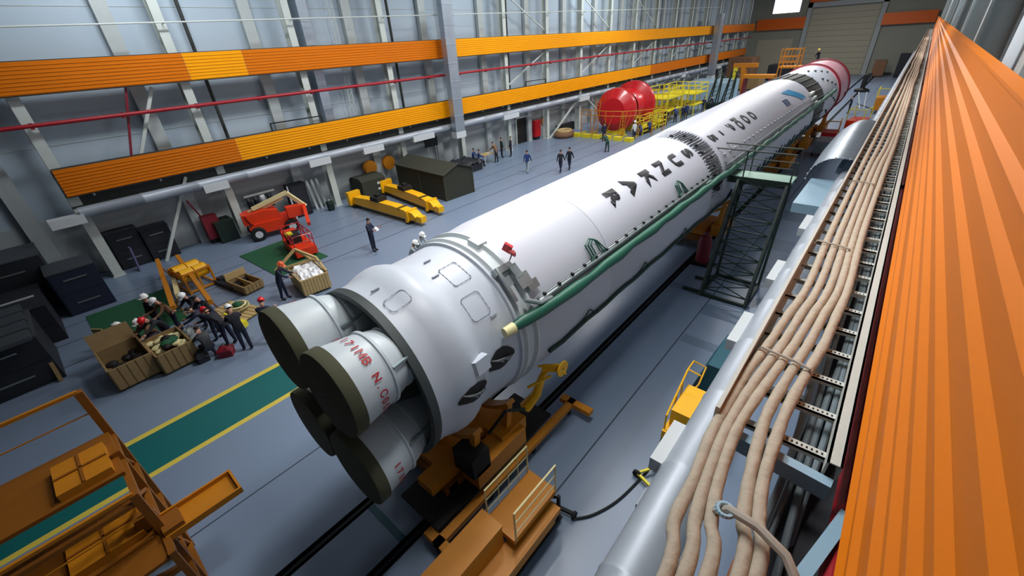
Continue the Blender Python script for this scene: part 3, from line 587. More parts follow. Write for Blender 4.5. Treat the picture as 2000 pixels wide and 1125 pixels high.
def body_mesh(pose,top,leg,skin='skin'):
    key=(pose,top,leg)
    if key in POSES: return POSES[key]
    J=PS[pose]; E=[('pel','waist'),('waist','chest'),('chest','neck'),('neck','hb'),('hb','ht')]; 
    for n in 'LR': E+=[('chest','sh'+n),('sh'+n,'el'+n),('el'+n,'wr'+n),('wr'+n,'ha'+n),('pel','hp'+n),('hp'+n,'kn'+n),('kn'+n,'an'+n),('an'+n,'to'+n)]
    RD={'pel':(.15,.12),'waist':(.145,.11),'chest':(.17,.12),'neck':(.06,.06),'hb':(.085,.09),'ht':(.075,.08),'sh':(.075,.075),'el':(.052,.052),'wr':(.038,.038),'ha':(.042,.03),'hp':(.10,.10),'kn':(.072,.072),'an':(.052,.052),'to':(.045,.04)}
    names=['pel']+[e[1] for e in E]; idx={n:i for i,n in enumerate(names)}
    me=bpy.data.meshes.new('tmpb'); me.from_pydata([J[n] for n in names],[(idx[a],idx[b]) for a,b in E],[])
    ob=bpy.data.objects.new('tmpb',me); C.objects.link(ob); ob.modifiers.new('s','SKIN')
    for i,n in enumerate(names):
        k=n if n in RD else n[:2]; me.skin_vertices[0].data[i].radius=RD[k]
    me.skin_vertices[0].data[0].use_root=True
    ss=ob.modifiers.new('u','SUBSURF'); ss.levels=1; ss.render_levels=1
    bpy.context.view_layer.update(); out=bpy.data.meshes.new_from_object(ob.evaluated_get(bpy.context.evaluated_depsgraph_get())); bpy.data.objects.remove(ob)
    mb=MB(); mats=[top,leg,skin,'boots','hair','helmet_white','crimson']
    for p in out.polygons:
        c=p.center; best=min(E,key=lambda e:(lambda a,b:((c-a)-(b-a)*max(0,min(1,(c-a).dot(b-a)/max(1e-6,(b-a).length_squared)))).length/ (RD.get(e[1],RD.get(e[1][:2]))[0]+.02))(Vector(J[e[0]]),Vector(J[e[1]])))
        b=best[1][:2]; mb.i.append({'pe':1,'wa':0,'ch':0,'ne':0,'hb':2,'ht':2,'sh':0,'el':0,'wr':0,'ha':2,'hp':1,'kn':1,'an':1,'to':3}[b]); mb.f.append(tuple(p.vertices))
    mb.v=[tuple(v.co) for v in out.vertices]
    for n,s in (('L',-1),('R',1)):
        h=Vector(J['ha'+n]); v=Vector(J['hv'+n]).normalized(); sd=Vector((0,1,0)) if abs(v.y)<.7 else Vector((0,0,1)); sd=(sd-v*sd.dot(v)).normalized(); inn=sd.cross(v); mb.mi=2
        for k,l in enumerate((.065,.078,.074,.058)):
            a=h+sd*(k-1.5)*.019+v*.015; b=a+v*l*.5; c=b+v*l*.4-inn*.02*s; mb.tube([a,b,c],[.011,.009,.007],6)
        a=h-v*.03+sd*.03; mb.tube([a,a+sd*.025+v*.03,a+sd*.03+v*.06],[.012,.010,.008],6)
    hb=Vector(J['hb']); ht=Vector(J['ht']); up=(ht-hb).normalized(); fw=Vector((1,0,0)).cross(up)*-1; fw=fw if fw.y>0 or abs(up.y)>.9 else -fw; mid=hb+up*.06; mb.mi=2
    mb.tube([mid+fw*.085+up*.015,mid+fw*.112-up*.012,mid+fw*.09-up*.02],[.008,.014,.008],6)
    for s in (-1,1): mb.ball(mid+Vector((s*.088,0,0))-fw*.0,.026,8,5,sc=(.4,.8,1.1))
    mb.mi=4
    for s in (-1,1): mb.ball(mid+Vector((s*.033,0,0))+fw*.078+up*.02,.012,8,5)
    mb.mi=6; mb.box(mid+fw*.088-up*.05,(.045,.01,.012)); mb.mi=4
    mb.ball(hb+up*.125-fw*.02,.088,12,7,zc=-.1)
    o=mb.build('body',mats); POSES[key]=(o.data,mid+up*.085,up,fw); bpy.data.objects.remove(o); return POSES[key]
HM={}
def helmet(col,parent,p,up,fw):
    if col not in HM:
        m=MB(); m.ball((0,0,0),.125,16,8,zc=-.12,sc=(.92,1.08,.95)); m.lathe([(.118,-.012),(.14,-.02),(.14,-.028),(.116,-.022)],20,axis='Z'); m.box((0,.15,-.02),(.16,.07,.012)); m.box((0,0,.115),(.03,.16,.02)); o=m.build('safety_helmet','helmet_'+col); HM[col]=o.data; bpy.data.objects.remove(o)
    o=bpy.data.objects.new('safety_helmet',HM[col]); C.objects.link(o); o.parent=parent; sx=fw.cross(up)
    o.matrix_local=Matrix.Translation(p)@Matrix((sx,fw,up)).transposed().to_4x4(); return o
def person(x,y,label,pose='stand',rz=0,top='navy',leg='navy',hat=None,z=0,sc=1.0,group=None):
    t=T('person',label,'person',(x,y,z),math.radians(rz),group); t.scale=(sc,sc,sc)
    me,p,up,fw=body_mesh(pose,top,leg); o=bpy.data.objects.new('body',me); C.objects.link(o); o.parent=t
    if hat: helmet(hat,t,p,up,fw)
    return t
p=person(-18.7,10.1,'person in dark navy overalls standing alone on the open floor, hugging a white helmet','hold',-60,sc=1.03)
h=MB(); h.ball((0,.36,1.22),.125,16,8,zc=-.2); h.lathe([(.12,1.195),(.15,1.19),(.15,1.18),(.12,1.18)],16,o=(0,.36,0),axis='Z'); tag(h.build('safety_helmet','helmet_white'),'white helmet held at the chest of the person standing alone','helmet').matrix_world=Matrix.Translation((-18.7,10.1,0))@Matrix.Rotation(math.radians(-60),4,'Z')
person(-17.75,5.0,'person in navy with an orange helmet standing beside the white-wrapped crate','lean',-45,hat='orange',sc=1.02)
person(-21.0,25.8,'person in blue jacket walking away across the floor beyond the olive tent','walk',20,top='cloth_blue',leg='cloth_grey',hat=None)
person(-18.75,27.1,'person in dark clothes walking just beyond the rocket, left of a pair','walk',10,top='machine')
person(-18.6,28.1,'person in dark clothes walking just beyond the rocket, right of a pair','walk',10,top='navy_dark')
person(-25.7,29.3,'person in black jacket standing by the left wall with one partner, right one','stand',120,top='machine',leg='machine')
person(-26.2,28.6,'person in dark green jacket standing by the left wall with one partner, left one','stand',-30,top='dark_green',leg='machine')
person(-25.5,27.1,'person in maroon-black clothes standing at the right end of the small wooden table','lean',100,top='brown',leg='machine')
person(-26.7,25.45,'person in blue seated on the bench left of the small table, left one','sit',-60,top='cloth_blue',leg='navy',z=0)
person(-25.9,25.3,'person in blue seated on the bench left of the small table, right one','sit',-40,top='cloth_blue',leg='navy')
person(-21.4,38.4,'person in navy standing in front of the big red drum','stand',30)
person(-18.9,34.6,'person in dark green bending down beside the rocket in front of the red drum','bend',70,top='cloth_green',leg='cloth_green')
person(-19.1,40.2,'person in a white shirt and white helmet standing by the yellow stands','stand',60,top='cloth_white',leg='navy',hat='white')
person(-19.3,42.2,'person in blue crouching by the low yellow stands, left one','crouch',80,top='cloth_blue',leg='cloth_blue')
person(-19.2,43.8,'person in blue crouching by the low yellow stands, right one','crouch',20,top='cloth_blue',leg='navy')
person(-19.4,48.4,'person in dark clothes standing right of the low yellow stands','stand',0,top='machine')
person(-19.2,50.6,'person in blue overalls at the yellow scaffold, first of three side by side','lean',60,top='cloth_blue')
person(-18.8,51.6,'person in blue overalls at the yellow scaffold, middle of three side by side','stand',40,top='navy')
person(-18.9,53.0,'person in blue overalls at the yellow scaffold, last of three side by side','stand',10,top='cloth_blue')
person(-18.9,58.6,'person in navy beside the dark green hoist frames, left one','stand',30)
person(-18.3,60.2,'person in navy beside the dark green hoist frames, right one','lean',90)
person(-9.3,67.5,'person with a yellow helmet standing high on the far orange platform, arm stretched out','reach',60,hat='yellow',z=4.45,top='navy_dark')
person(-4.3,62.4,'person in navy standing by the yellow cradle at the far end of the rocket','stand',90)
person(-5.3,95.5,'tiny person in black standing near the far gate','stand',180,top='machine',leg='machine')
# crew around the open crates, lower left
person(-15.3,2.55,'person in dark overalls and white helmet leaning forward, nearest the engine nozzles','lean',85,top='navy_dark',hat='white',sc=1.03)
person(-14.95,3.35,'person in navy with a red helmet standing half hidden behind the upper engine nozzle','lean',60,hat='red')
person(-16.15,2.3,'person with a red helmet stooping in the middle of the dark crew','bend',120,hat='red',top='navy_dark')
person(-16.95,2.15,'person in navy with grey patches bending right of the straw-filled crate','bend',160,top='navy',hat=None)
person(-17.6,2.35,'person in dark overalls without a helmet standing in the crew beside the yellow beams','lean',-170,top='machine')
person(-18.3,2.1,'person with a white helmet at the ends of the yellow beams','lean',-150,top='navy_dark',hat='white')
person(-18.7,1.35,'right one of two white-helmeted people standing on the green mat behind the crates','lean',-170,top='brown',leg='navy',hat='white')
person(-19.1,.9,'left one of two white-helmeted people standing on the green mat behind the crates','stand',-160,top='navy_dark',hat='white')
person(-18.75,.15,'person with a white helmet crouching behind the left open crate, left one','crouch',-170,top='brown',hat='white')
person(-18.5,.62,'person with a white helmet crouching behind the left open crate, right one','crouch',-150,top='brown',hat='white')
person(-17.85,.95,'person in a red helmet leaning over the straw-filled crate','bend',-160,top='navy_dark',hat='red')
person(-15.75,1.6,'person in dark clothes crouching low among the tools in front of the crew','crouch',100,top='machine',hat=None)
person(-15.3,10.5,'person in pale overalls and white helmet behind the rocket tail, upper of two','lean',-70,top='cloth_grey',leg='cloth_grey',hat='white')
person(-14.75,9.6,'person in pale overalls and white helmet behind the rocket tail, lower of two','lean',-40,top='cloth_grey',leg='cloth_grey',hat='white')

# ---------------------------------------------------------------- rail trolleys under the rocket
def trolley(y,label,L=2.4,near=False):
    t=T('rail_trolley',label,'trolley',(-6.0,y,0))
    m=MB(); m.bb(-.95,-.75,0,L,.42,.75).bb(.75,.95,0,L,.42,.75).bb(-.95,.95,.1,.35,.45,.72).bb(-.95,.95,L-.35,L-.1,.45,.72).bb(-.8,.8,L/2-.2,L/2+.2,.5,.8); m.build('chassis','ochre_dark',t)
    for sx in (-.75,.72):
        for yy in (.5,L-.5):
            w=MB(); w.lathe([(.06,-.07),(.26,-.07),(.26,-.04),(.22,-.03),(.22,.07),(.06,.07)],20,(sx,yy,.20),'X',cap=True); w.build('wheel','rail_steel',t)
    m=MB(); m.bb(-.7,.7,.2,L-.2,.75,.95); pts=[]
    m.bb(-1.5,-.9,.5,L-.5,.7,1.2); m.bb(.95,1.5,.5,L-.5,.7,1.2); m.build('deck_box','ochre',t)
    for yy in (L*.3,L*.7):
        m=MB(); n=18
        for k in range(n):
            a=math.radians(-46+92*k/n); b=math.radians(-46+92*(k+1)/n); c=Vector((-.2,yy,3.65)); R0=2.16
            m.bar(c+Vector((math.sin(a)*R0,0,-math.cos(a)*R0)),c+Vector((math.sin(b)*R0,0,-math.cos(b)*R0)),.22,.10)
        for sx in (-1,1): m.bar((sx*1.1,yy,.9),(sx*1.45-.2,yy,2.05),.16)
        m.bar((0,yy,.8),(-.1,yy,1.5),.25)
        m.build('saddle','ochre',t)
    if near:
        m=MB(); m.bb(.40,.88,-.28,1.3,.80,1.02); m.bb(.75,1.35,1.45,2.3,.95,1.3); m.build('equipment_box','ochre',t,'yellow-brown equipment boxes')
        m=MB(); m.bb(.1,1.35,-.6,3.3,.44,.52); m.bb(.9,1.5,.4,.9,1.1,1.7); m.tube([(1.2,1.2,1.6),(1.4,1.6,2.1),(1.5,2.1,1.8)],.04,6); m.build('mechanism','dark',t)
        m=MB(); m.tube([(1.1,2.6,1.2),(1.3,2.8,1.6),(1.32,3.0,2.0),(1.42,3.1,2.3)],[.16,.12,.09,.08],10); m.tube([(1.35,3.0,2.3),(1.7,3.2,2.35)],.10,12); m.bar((1.2,2.6,1.9),(1.6,3.0,2.2),.05); m.bar((1.3,2.9,2.4),(1.75,3.1,2.55),.04); m.lathe([(.03,0),(.2,.0),(.2,.04),(.03,.04)],16,(1.75,3.22,2.35),'X'); m.tube([(1.7,3.1,2.5),(1.8,3.3,2.15)],.03,6); m.build('clamp_screw','yellow',t,'bright yellow clamp and handwheel')
    return t
trolley(3.0,'yellow-brown rail trolley with saddle under the tail of the rocket',2.6,True)
trolley(19.0,'yellow rail trolley under the middle of the rocket beside the dark lattice stair',2.6)
trolley(32.5,'yellow rail trolley under the upper white section, second beyond the lattice stair',3.0)
trolley(38.5,'yellow rail trolley under the dark ring near the far end',3.2)
trolley(46,'yellow rail cradle holding the far end of the rocket',3.0)
for y,l in ((11.5,'between tail and middle'),(27,'beyond the middle')):
    pass
t=T('trolley_frame','long flat yellow frame lying on the floor beside the tail trolley','frame',(-4.6,2.2,0))
m=MB(); m.bb(-.02,.17,0,5.0,.28,.42).bb(-.3,.62,0,.2,.28,.42).bb(-.25,.7,4.8,5.0,.28,.42); m.build('frame_beam','ochre',t)
for yy in (.1,1.6,3.2,4.8): MB().bb(-.02,.1,yy-.05,yy+.05,0,.28).build('foot','dark',t)
t=T('hydraulic_power_pack','dark red cylinder standing on the floor below the rocket','cylinder',(-4.75,17.9,0)); MB().lathe([(.28,0),(.28,1.1),(.2,1.3),(.08,1.35),(.08,1.5)],20,axis='Z',cap=True).build('cylinder_body','crimson',t); MB().bb(-.35,.35,-.35,.35,0,.12).build('base','dark',t)

# ---------------------------------------------------------------- dark lattice stair with green footbridge
t=T('lattice_stair','dark green lattice stair tower with a pale green footbridge reaching the rocket','stair tower',(-3.05,16.1,0))
m=MB()
for a,b in (((-.8,-.9,0),(.8,-.9,0)),((-.8,1.0,0),(.8,1.0,0)),((-.8,-.9,0),(-.8,1.0,0)),((.8,-.9,0),(.8,1.0,0)),((-1.5,-.9,.05),(-.8,-.9,.05)),((-1.4,.2,.05),(-.8,.2,.05))): m.bar(Vector(a)+Vector((0,0,.08)),Vector(b)+Vector((0,0,.08)),.1)
m.build('base_frame','scaf_green',t)
for sx in (-.8,.8):
    for sy,ty in ((-.9,1.2),(1.0,2.0)):
        MB().bar((sx,sy,.08),(sx,ty,4.05),.09).build('leg','scaf_green',t)
for sx in (-.8,.8):
    m=MB()
    for dy in (-.12,.15,.45): m.bar((sx,-.9+dy,.1),(sx,1.3+dy,4.05),.08)
    for k in range(10):
        z0=.1+k*.39; z1=z0+.39; y0=-.9+2.2*k/10; m.bar((sx,y0-.1,z0),(sx,y0+.7,z1),.04); m.bar((sx,y0+.45,z0),(sx,y0+.1,z1),.04)
    m.build('side_lattice','scaf_green',t)
m=MB()
for k in range(9):
    z=.3+k*.42; y=-.8+2.3*k/10; m.bar((-.8,y,z),(.8,y+.2,z+.42),.03); m.bar((.8,y,z),(-.8,y+.2,z+.42),.03); m.bar((-.8,y,z),(.8,y,z),.04)
m.build('cross_lacing','scaf_green',t)
MB().bb(-2.3,.9,1.3,2.3,4.05,4.13).build('bridge_deck','pale_green',t,'pale green footbridge deck')
MB().bb(-2.3,.9,1.28,1.3,3.9,4.15).bb(-2.3,.9,2.3,2.32,3.9,4.15).build('deck_edge','scaf_green',t)
m=MB()
for sy in (1.3,2.3):
    m.tube([(-2.3,sy,4.1),(-2.3,sy,5.1),(.85,sy,5.1),(.85,sy,4.1)],.03,6); m.tube([(-2.3,sy,4.6),(.85,sy,4.6)],.02,6)
    m.tube([(-.7,sy,4.1),(-.7,sy,5.1)],.025,6)
m.build('guard_rail','scaf_green',t)

# ---------------------------------------------------------------- low platform in the foreground (bottom centre)
t=T('work_platform','low wheeled yellow platform with a boxed step and handrails, bottom centre','work platform',(-3.5,1.2,0))
m=MB(); m.bb(-.33,.18,.1,1.75,.62,1.32); m.bb(-.3,.42,1.8,3.15,.92,1.05); m.bb(.18,.62,-.2,3.0,.62,.78); m.bb(.2,.55,.2,2.9,.3,.62); m.build('platform_body','ochre',t)
MB().bb(-.34,.19,.08,1.77,1.32,1.36).build('step_top','ochre',t)
for x in (-.3,.42):
    m=MB()
    m.tube([(x,1.85,1.0),(x,1.85,1.85),(x,3.1,1.85),(x,3.1,1.0)],.02,6)
    for z in (1.25,1.55): m.tube([(x,1.85,z),(x,3.1,z)],.014,6)
    for y in (2.2,2.5,2.8): m.tube([(x,y,1.0),(x,y,1.85)],.010,5) if x<0 else None
    m.build('handrail','boom',t)
m=MB(); m.bar((-.3,.3,.12),(-.3,3.2,.12),.07); m.bar((.5,.3,.12),(.5,3.2,.12),.07); m.bar((-.3,3.2,.12),(.7,3.4,.12),.07)
for x in (-.3,.5):
    for y in (.3,3.1): m.bar((x,y,.12),(x,y,.95),.06)
m.bar((-.3,3.1,.2),(.5,3.1,.9),.04); m.build('underframe','dark',t)
for x,y in ((-.3,.3),(.5,.3),(-.3,3.2),(.7,3.4)): MB().lathe([(.02,-.03),(.09,-.03),(.09,.03),(.02,.03)],14,(x,y,.09),'X',cap=True).build('castor','rubber',t)
# coiling hose on the floor
hp=[(-2.78,4.55,.03),(-2.5,4.9,.03),(-2.25,5.5,.03),(-2.1,6.3,.03),(-2.02,7.1,.03),(-1.95,7.9,.03)]
tag(MB().tube(cr(hp,6),.028,8).build('hose','dark'),'black hose curving over the floor from the low platform to the yellow cart','hose')
# yellow cart right
t=T('yellow_cart','bright yellow wheeled cart with a tall bent handrail, tucked under the white duct','cart',(-1.85,7.6,0))
m=MB(); m.bb(-.25,.75,.2,1.3,.55,1.05); m.bb(-.30,-.05,-.1,1.6,.3,.55); m.build('cart_body','yellow',t)
m=MB(); m.tube([(-.28,0,.4),(-.28,0,1.0),(-.38,1.5,1.35),(-.38,1.9,1.35),(-.05,1.9,1.3),(-.05,1.5,1.0),(-.28,.9,.6)],.025,8); m.tube([(-.3,.5,.4),(-.32,.7,1.1)],.02,6); m.tube([(-.3,1.0,.4),(-.34,1.1,1.2)],.02,6); m.tube([(-.38,1.5,1.35),(-.05,1.5,1.3)],.02,6); m.build('handrail','yellow',t)
m=MB(); m.tube([(-.2,.1,.5),(-.1,.5,.8),(-.25,.9,.6),(-.05,1.2,.9)],.035,8); m.build('chain','ochre',t)
for x in (-.25,.6):
    for y in (0,1.4): MB().lathe([(.02,-.04),(.15,-.04),(.15,.04),(.02,.04)],14,(x,y,.15),'X',cap=True).build('wheel','rubber',t)
t=T('tripod_foot','small yellow-green triangular outrigger with a black wheel on the floor','outrigger',(-2.1,6.25,0))
m=MB(); m.bar((-.08,.1,.12),(.5,-.1,.12),.06); m.bar((-.08,.1,.15),(.35,.75,.15),.05); m.bar((.3,0,.12),(.35,.75,.2),.08); m.build('outrigger_frame','bright_yellow',t)
MB().lathe([(.02,-.03),(.1,-.03),(.1,.03),(.02,.03)],14,(-.1,.1,.1),'Y',cap=True).build('wheel','rubber',t); MB().bb(.1,.5,.5,1.1,.1,.5).build('counterweight','teal',t)
t=T('teal_cabinet','dark teal panel cart half hidden behind the white duct','cabinet',(-2.0,9.9,0))
MB().prism([(-.25,0.1),(.5,.1),(.5,1.1),(.05,1.1)],'Y',0,1.7).build('cabinet_body','teal',t)
m=MB(); 
for i in range(3): m.tube([(-.2,-.5+.1*i,.05),(-.1,-.2,.5),(.0,0,.8)],.02,6)
m.build('hose_bundle','dark',t)

# ---------------------------------------------------------------- tall yellow platform, lower left corner
t=T('access_platform','tall ochre two-level access platform with hatches and a side tray, lower left corner','access platform',(-9.8,-1.05,0))
ox,oy=-9.8,-1.05
def L_(x,y,z): return (x-ox,y-oy,z)
for x,z in ((-9.8,4.0),(-7.62,3.05)):
    for y in (-1.05,-4.2): 
        MB().bar(L_(x,y,0),L_(x,y,z),.12).build('post','ochre_dark',t)
    m=MB(); m.bar(L_(x,-1.05,z),L_(x,-4.4,z),.06); m.bar(L_(x,-1.05,z-.5),L_(x,-4.4,z-.5),.02); m.build('hand_rail','ochre',t)
MB().bar(L_(-7.0,-1.05,0),L_(-7.0,-1.05,2.1),.1).build('post','ochre_dark',t); MB().bar(L_(-8.9,-1.05,0),L_(-8.9,-1.05,3.1),.12).build('post','ochre_dark',t)
MB().bb(-9.75-ox,-8.35-ox,-4.2-oy,-1.05-oy,2.93,3.0).build('upper_deck','ochre_dark',t)
MB().bb(-8.9-ox,-7.0-ox,-4.2-oy,-1.1-oy,1.93,2.0).build('lower_deck','ochre_dark',t)
for (x0,x1,y0,y1,z) in ((-9.3,-8.45,-1.85,-1.15,3.0),(-8.6,-7.75,-2.2,-1.25,2.0)):
    MB().bb(x0-ox,x1-ox,y0-oy,y1-oy,z,z+.14).build('hatch_cover','ochre',t)
    xm=(x0+x1)/2-ox; ym=(y0+y1)/2-oy
    MB().bb(xm-.02,xm+.02,y0-oy,y1-oy,z+.14,z+.165).bb(x0-ox,x1-ox,ym-.02,ym+.02,z+.14,z+.165).build('hatch_bars','ochre_dark',t)
m=MB()
for z0,z1 in ((0,1.9),(1.9,2.95)):
    m.bar(L_(-9.8,-1.05,z0+.1),L_(-8.9,-1.05,z1),.05); m.bar(L_(-8.9,-1.05,z0+.1),L_(-7.62,-1.05,z1),.06); m.bar(L_(-9.8,-1.05,z0+.1),L_(-9.8,-4.2,z1),.05)
for z in (.15,1.0,2.0,2.85):
    m.bar(L_(-9.8,-1.05,z),L_(-7.0 if z<2.5 else -7.62,-1.05,z),.1); m.bar(L_(-9.8,-1.05,z),L_(-9.8,-4.2,z),.08); m.bar(L_(-7.62,-1.05,z),L_(-7.62,-4.2,z),.08)
m.bar(L_(-9.8,-1.05,2.0),L_(-8.9,-4.2,2.9),.04); m.bar(L_(-7.62,-1.05,1.0),L_(-7.62,-4.2,2.0),.06)
m.build('bracing','ochre_dark',t)
m=MB(); m.bb(-7.95-ox,-7.4-ox,-1.05-oy,.12-oy,1.93,1.97); m.bb(-7.99-ox,-7.95-ox,-1.05-oy,.12-oy,1.93,2.06); m.bb(-7.4-ox,-7.36-ox,-1.05-oy,.12-oy,1.93,2.06); m.bb(-7.99-ox,-7.36-ox,.12-oy,.16-oy,1.93,2.06); m.build('side_tray','ochre',t,'yellow tray sticking out of the platform')
MB().box(L_(-7.6,-.9,2.05),(.4,.3,.2)).box(L_(-7.9,-1.15,2.2),(.2,.3,.3)).build('hinge_block','ochre_dark',t)

# ---------------------------------------------------------------- crates lower left
def crate(name,label,x,y,rz,w,l,h,mm,fill=None,lid=None,planks=5):
    t=T(name,label,'crate',(x,y,0),math.radians(rz)); th=.04
    m=MB()
    for sx in (-1,1): m.box((sx*(w-th)/2,0,h/2+.1),(th,l,h))
    for sy in (-1,1): m.box((0,sy*(l-th)/2,h/2+.1),(w-2*th,th,h))
    m.box((0,0,.12),(w-2*th,l-2*th,.04)); m.build('crate_wall',mm,t)
    m=MB(); 
    for i in range(planks):
        k=-l/2+l*(i+.5)/planks; m.box((w/2+.012,k,h/2+.1),(.022,l/planks*.82,h*.98)); m.box((-w/2-.012,k,h/2+.1),(.022,l/planks*.82,h*.98))
        k=-w/2+w*(i+.5)/planks; m.box((k,-l/2-.012,h/2+.1),(w/planks*.82,.022,h*.98)); m.box((k,l/2+.012,h/2+.1),(w/planks*.82,.022,h*.98))
    m.build('planks',mm,t)
    m=MB(); 
    for k in (-.4,0,.4): m.box((k*w,0,.05),(.09,l,.1))
    m.build('skid','wood_dark',t)
    return t
def lumps(name,mm,t,w,l,z,n,r,seed=1,label=None):
    rr=random.Random(seed); m=MB()
    for i in range(n): m.ball(((rr.random()-.5)*w,(rr.random()-.5)*l,z+rr.random()*.08),r*(.6+.7*rr.random()),8,5,sc=(1+.5*rr.random(),1+.5*rr.random(),.7))
    return m.build(name,mm,t,label)
def sheet(w,l,z,amp,seed,nx=12,ny=12):
    rr=random.Random(seed); m=MB(); vs=[((i/nx-.5)*w,(j/ny-.5)*l,z+amp*(rr.random()-.3)-(.12 if i in(0,nx) or j in(0,ny) else 0)) for i in range(nx+1) for j in range(ny+1)]
    return m.add(vs,[(i*(ny+1)+j,(i+1)*(ny+1)+j,(i+1)*(ny+1)+j+1,i*(ny+1)+j+1) for i in range(nx) for j in range(ny)])
t=crate('wooden_crate','open wooden crate with dark contents and raised lid, left of the lower-left pair',-17.2,-.42,3,1.7,1.15,.78,'wood_dark')
lumps('packed_parts','black',t,1.3,.8,.45,14,.14,3,'dark packed contents')
m=MB(); m.box((-.95,0,1.05),(.05,1.15,.75),0,0,-.25); m.build('raised_lid','wood_dark',t,'raised wooden lid')
t=crate('wooden_crate','open wooden crate filled with straw and wrapped parts, right of the lower-left pair',-16.85,.72,3,1.55,1.05,.72,'wood_dark')
lumps('straw_filling','boom',t,1.3,.85,.62,26,.10,5,'pale shredded packing'); lumps('wrapped_part','green_mat',t,.4,.4,.74,3,.15,6,'green wrapped part'); lumps('dark_part','black',t,.7,.4,.74,6,.12,8)
t=T('wooden_chair','small tan wooden chair standing left of the open crates','chair',(-19.9,-.55,0),math.radians(35))
MB().bb(-.22,.22,-.22,.22,.42,.46).build('seat','wood_dark',t); MB().bb(-.22,.22,-.22,-.18,.5,.9).build('backrest','wood',t)
for x in (-.19,.19):
    for y in (-.19,.19): MB().bb(x-.02,x+.02,y-.02,y+.02,0,.42).build('leg','wood_dark',t)
t=crate('wooden_crate','pale slatted crate with a white plastic wrapped load, beside the person with the orange helmet',-17.85,6.25,-8,1.75,1.15,.72,'wood',planks=9)
sheet(1.55,1.0,.82,.16,4).build('plastic_wrap','white_film',t,'crumpled white plastic wrap')
m=MB(); A=[(-.95,-1.0,1.0),(-.95,.1,1.55),(-.95,.75,.95)]
m.bar((-.95,-1.05,.85),(-1.05,.0,1.5),.10); m.bar((-1.05,0,1.5),(-.2,.58,1.15),.10); m.bar((-.95,-1.05,.85),(-.6,.5,1.0),.08); m.bar((-1.05,0,1.5),(-.55,.55,.85),.08); m.bar((-.2,.58,1.15),(.8,.58,.85),.08); m.bar((-.9,.5,.9),(.2,.6,1.1),.06)
m.build('lid_frame','wood',t,'pale timber lid frame leaning over the crate')
t=crate('wooden_crate','small low brown crate divided in two, right of the black arched form',-20.2,4.35,10,1.35,.85,.34,'wood_dark')
MB().bb(-.6,.6,-.02,.02,.15,.45).bb(-.7,-.62,-.45,.45,.45,.75).build('divider','wood',t)
t=T('arched_form','black flat arched steel form lying on the floor right of the yellow rack','steel form',(-21.2,3.85,0),math.radians(10)); m=MB(); n=14
for k in range(n):
    a=PI*k/n; b=PI*(k+1)/n
    m.add([(math.cos(q)*R_*.9*s_x,math.sin(q)*R_,z) for q in (a,b) for R_ in (.55,.95) for z in (.0,.28) for s_x in (1,)],[(0,2,3,1),(4,5,7,6),(0,1,5,4),(2,6,7,3),(1,3,7,5),(0,4,6,2)])
m.bb(-.86,.86,-.15,.02,0,.2); m.build('form_body','machine',t); MB().ball((0,.25,.25),.07).build('knob','white_box',t,'pale round knob')
# yellow rack with round drums
t=T('drum_rack','yellow steel rack with four yellow drums beside the green mat','rack',(-22.6,3.0,0),math.radians(8))
m=MB()
for x in (-.7,.7):
    for y in (-.55,.55): m.bar((x,y,0),(x,y,.95),.08)
for z in (.1,.95):
    m.bar((-.7,-.55,z),(.7,-.55,z),.07); m.bar((-.7,.55,z),(.7,.55,z),.07); m.bar((-.7,-.55,z),(-.7,.55,z),.07); m.bar((.7,-.55,z),(.7,.55,z),.07)
m.bar((.7,0,.1),(.7,0,.95),.06); m.build('rack_frame','ochre',t)
for x in (-.33,.35):
    for y in (-.27,.27): MB().lathe([(.05,-.25),(.3,-.25),(.3,.25),(.05,.25)],20,(x,y,.78),'Y',cap=True).build('drum','yellow',t)
for i,(x0,y0,x1,y1,z,l) in enumerate(((-25.6,2.4,-19.6,1.55,.7,'leftmost'),(-23.9,2.55,-21.0,2.0,.55,'middle'),(-24.8,3.1,-18.5,2.6,.85,'rightmost'))):
    t=T('yellow_beam','long yellow beam lying on trestles behind the crew, %s of three'%l,'beam',(x0,y0,0))
    MB().bar((0,0,z),(x1-x0,y1-y0,z-.05),.16,.22).build('beam','ochre' if i!=1 else 'boom',t)
    m=MB()
    for k in (.1,.85):
        px,py=(x1-x0)*k,(y1-y0)*k; m.bar((px,py-.2,0),(px,py,z-.1),.06); m.bar((px,py+.2,0),(px,py,z-.1),.06)
    m.build('trestle','ochre_dark',t)
tag(MB().bb(-23.6,-19.6,-.9,1.9,.005,.02).build('floor_mat','green_mat'),'large dark green mat on the floor behind the open crates','mat')
t=T('wooden_pallet','pale timber board and loose yellow tools on the floor in the middle of the crew','pallet',(-18.3,3.2,0),math.radians(20)); 
m=MB(); 
for i in range(6): m.bb(-1.0,1.0,-.6+i*.2,-.43+i*.2,.1,.13)
for x in (-.85,0,.85): m.bb(x-.05,x+.05,-.6,.57,0,.1)
m.build('boards','wood',t)
t=T('rope_coil','coiled pale rope with a green bundle on top, right of the crew','rope',(-18.3,3.35,.13)); m=MB()
for k in range(5): m.lathe([(.28+.05*k%.2,.02+.045*k),(.34+.03*(k%2),.045+.045*k),(.28+.05*k%.2,.07+.045*k)],20,axis='Z')
m.build('coil','boom',t); MB().ball((0,0,.25),.18,10,6,sc=(1.2,1,.6)).build('bundle','green_mat',t)
t=T('yellow_tool','yellow power tool lying among the crew, left of the red-helmeted person','tool',(-16.9,2.9,0)); MB().box((0,0,.25),(.5,.3,.25),.4).tube([(0,0,.3),(-.7,-.2,.55)],.05,8).build('tool_body','bright_yellow',t); MB().tube([(-.7,-.2,.55),(-1.0,-.3,.65)],.03,6).build('handle','wood',t)
rr=random.Random(5)
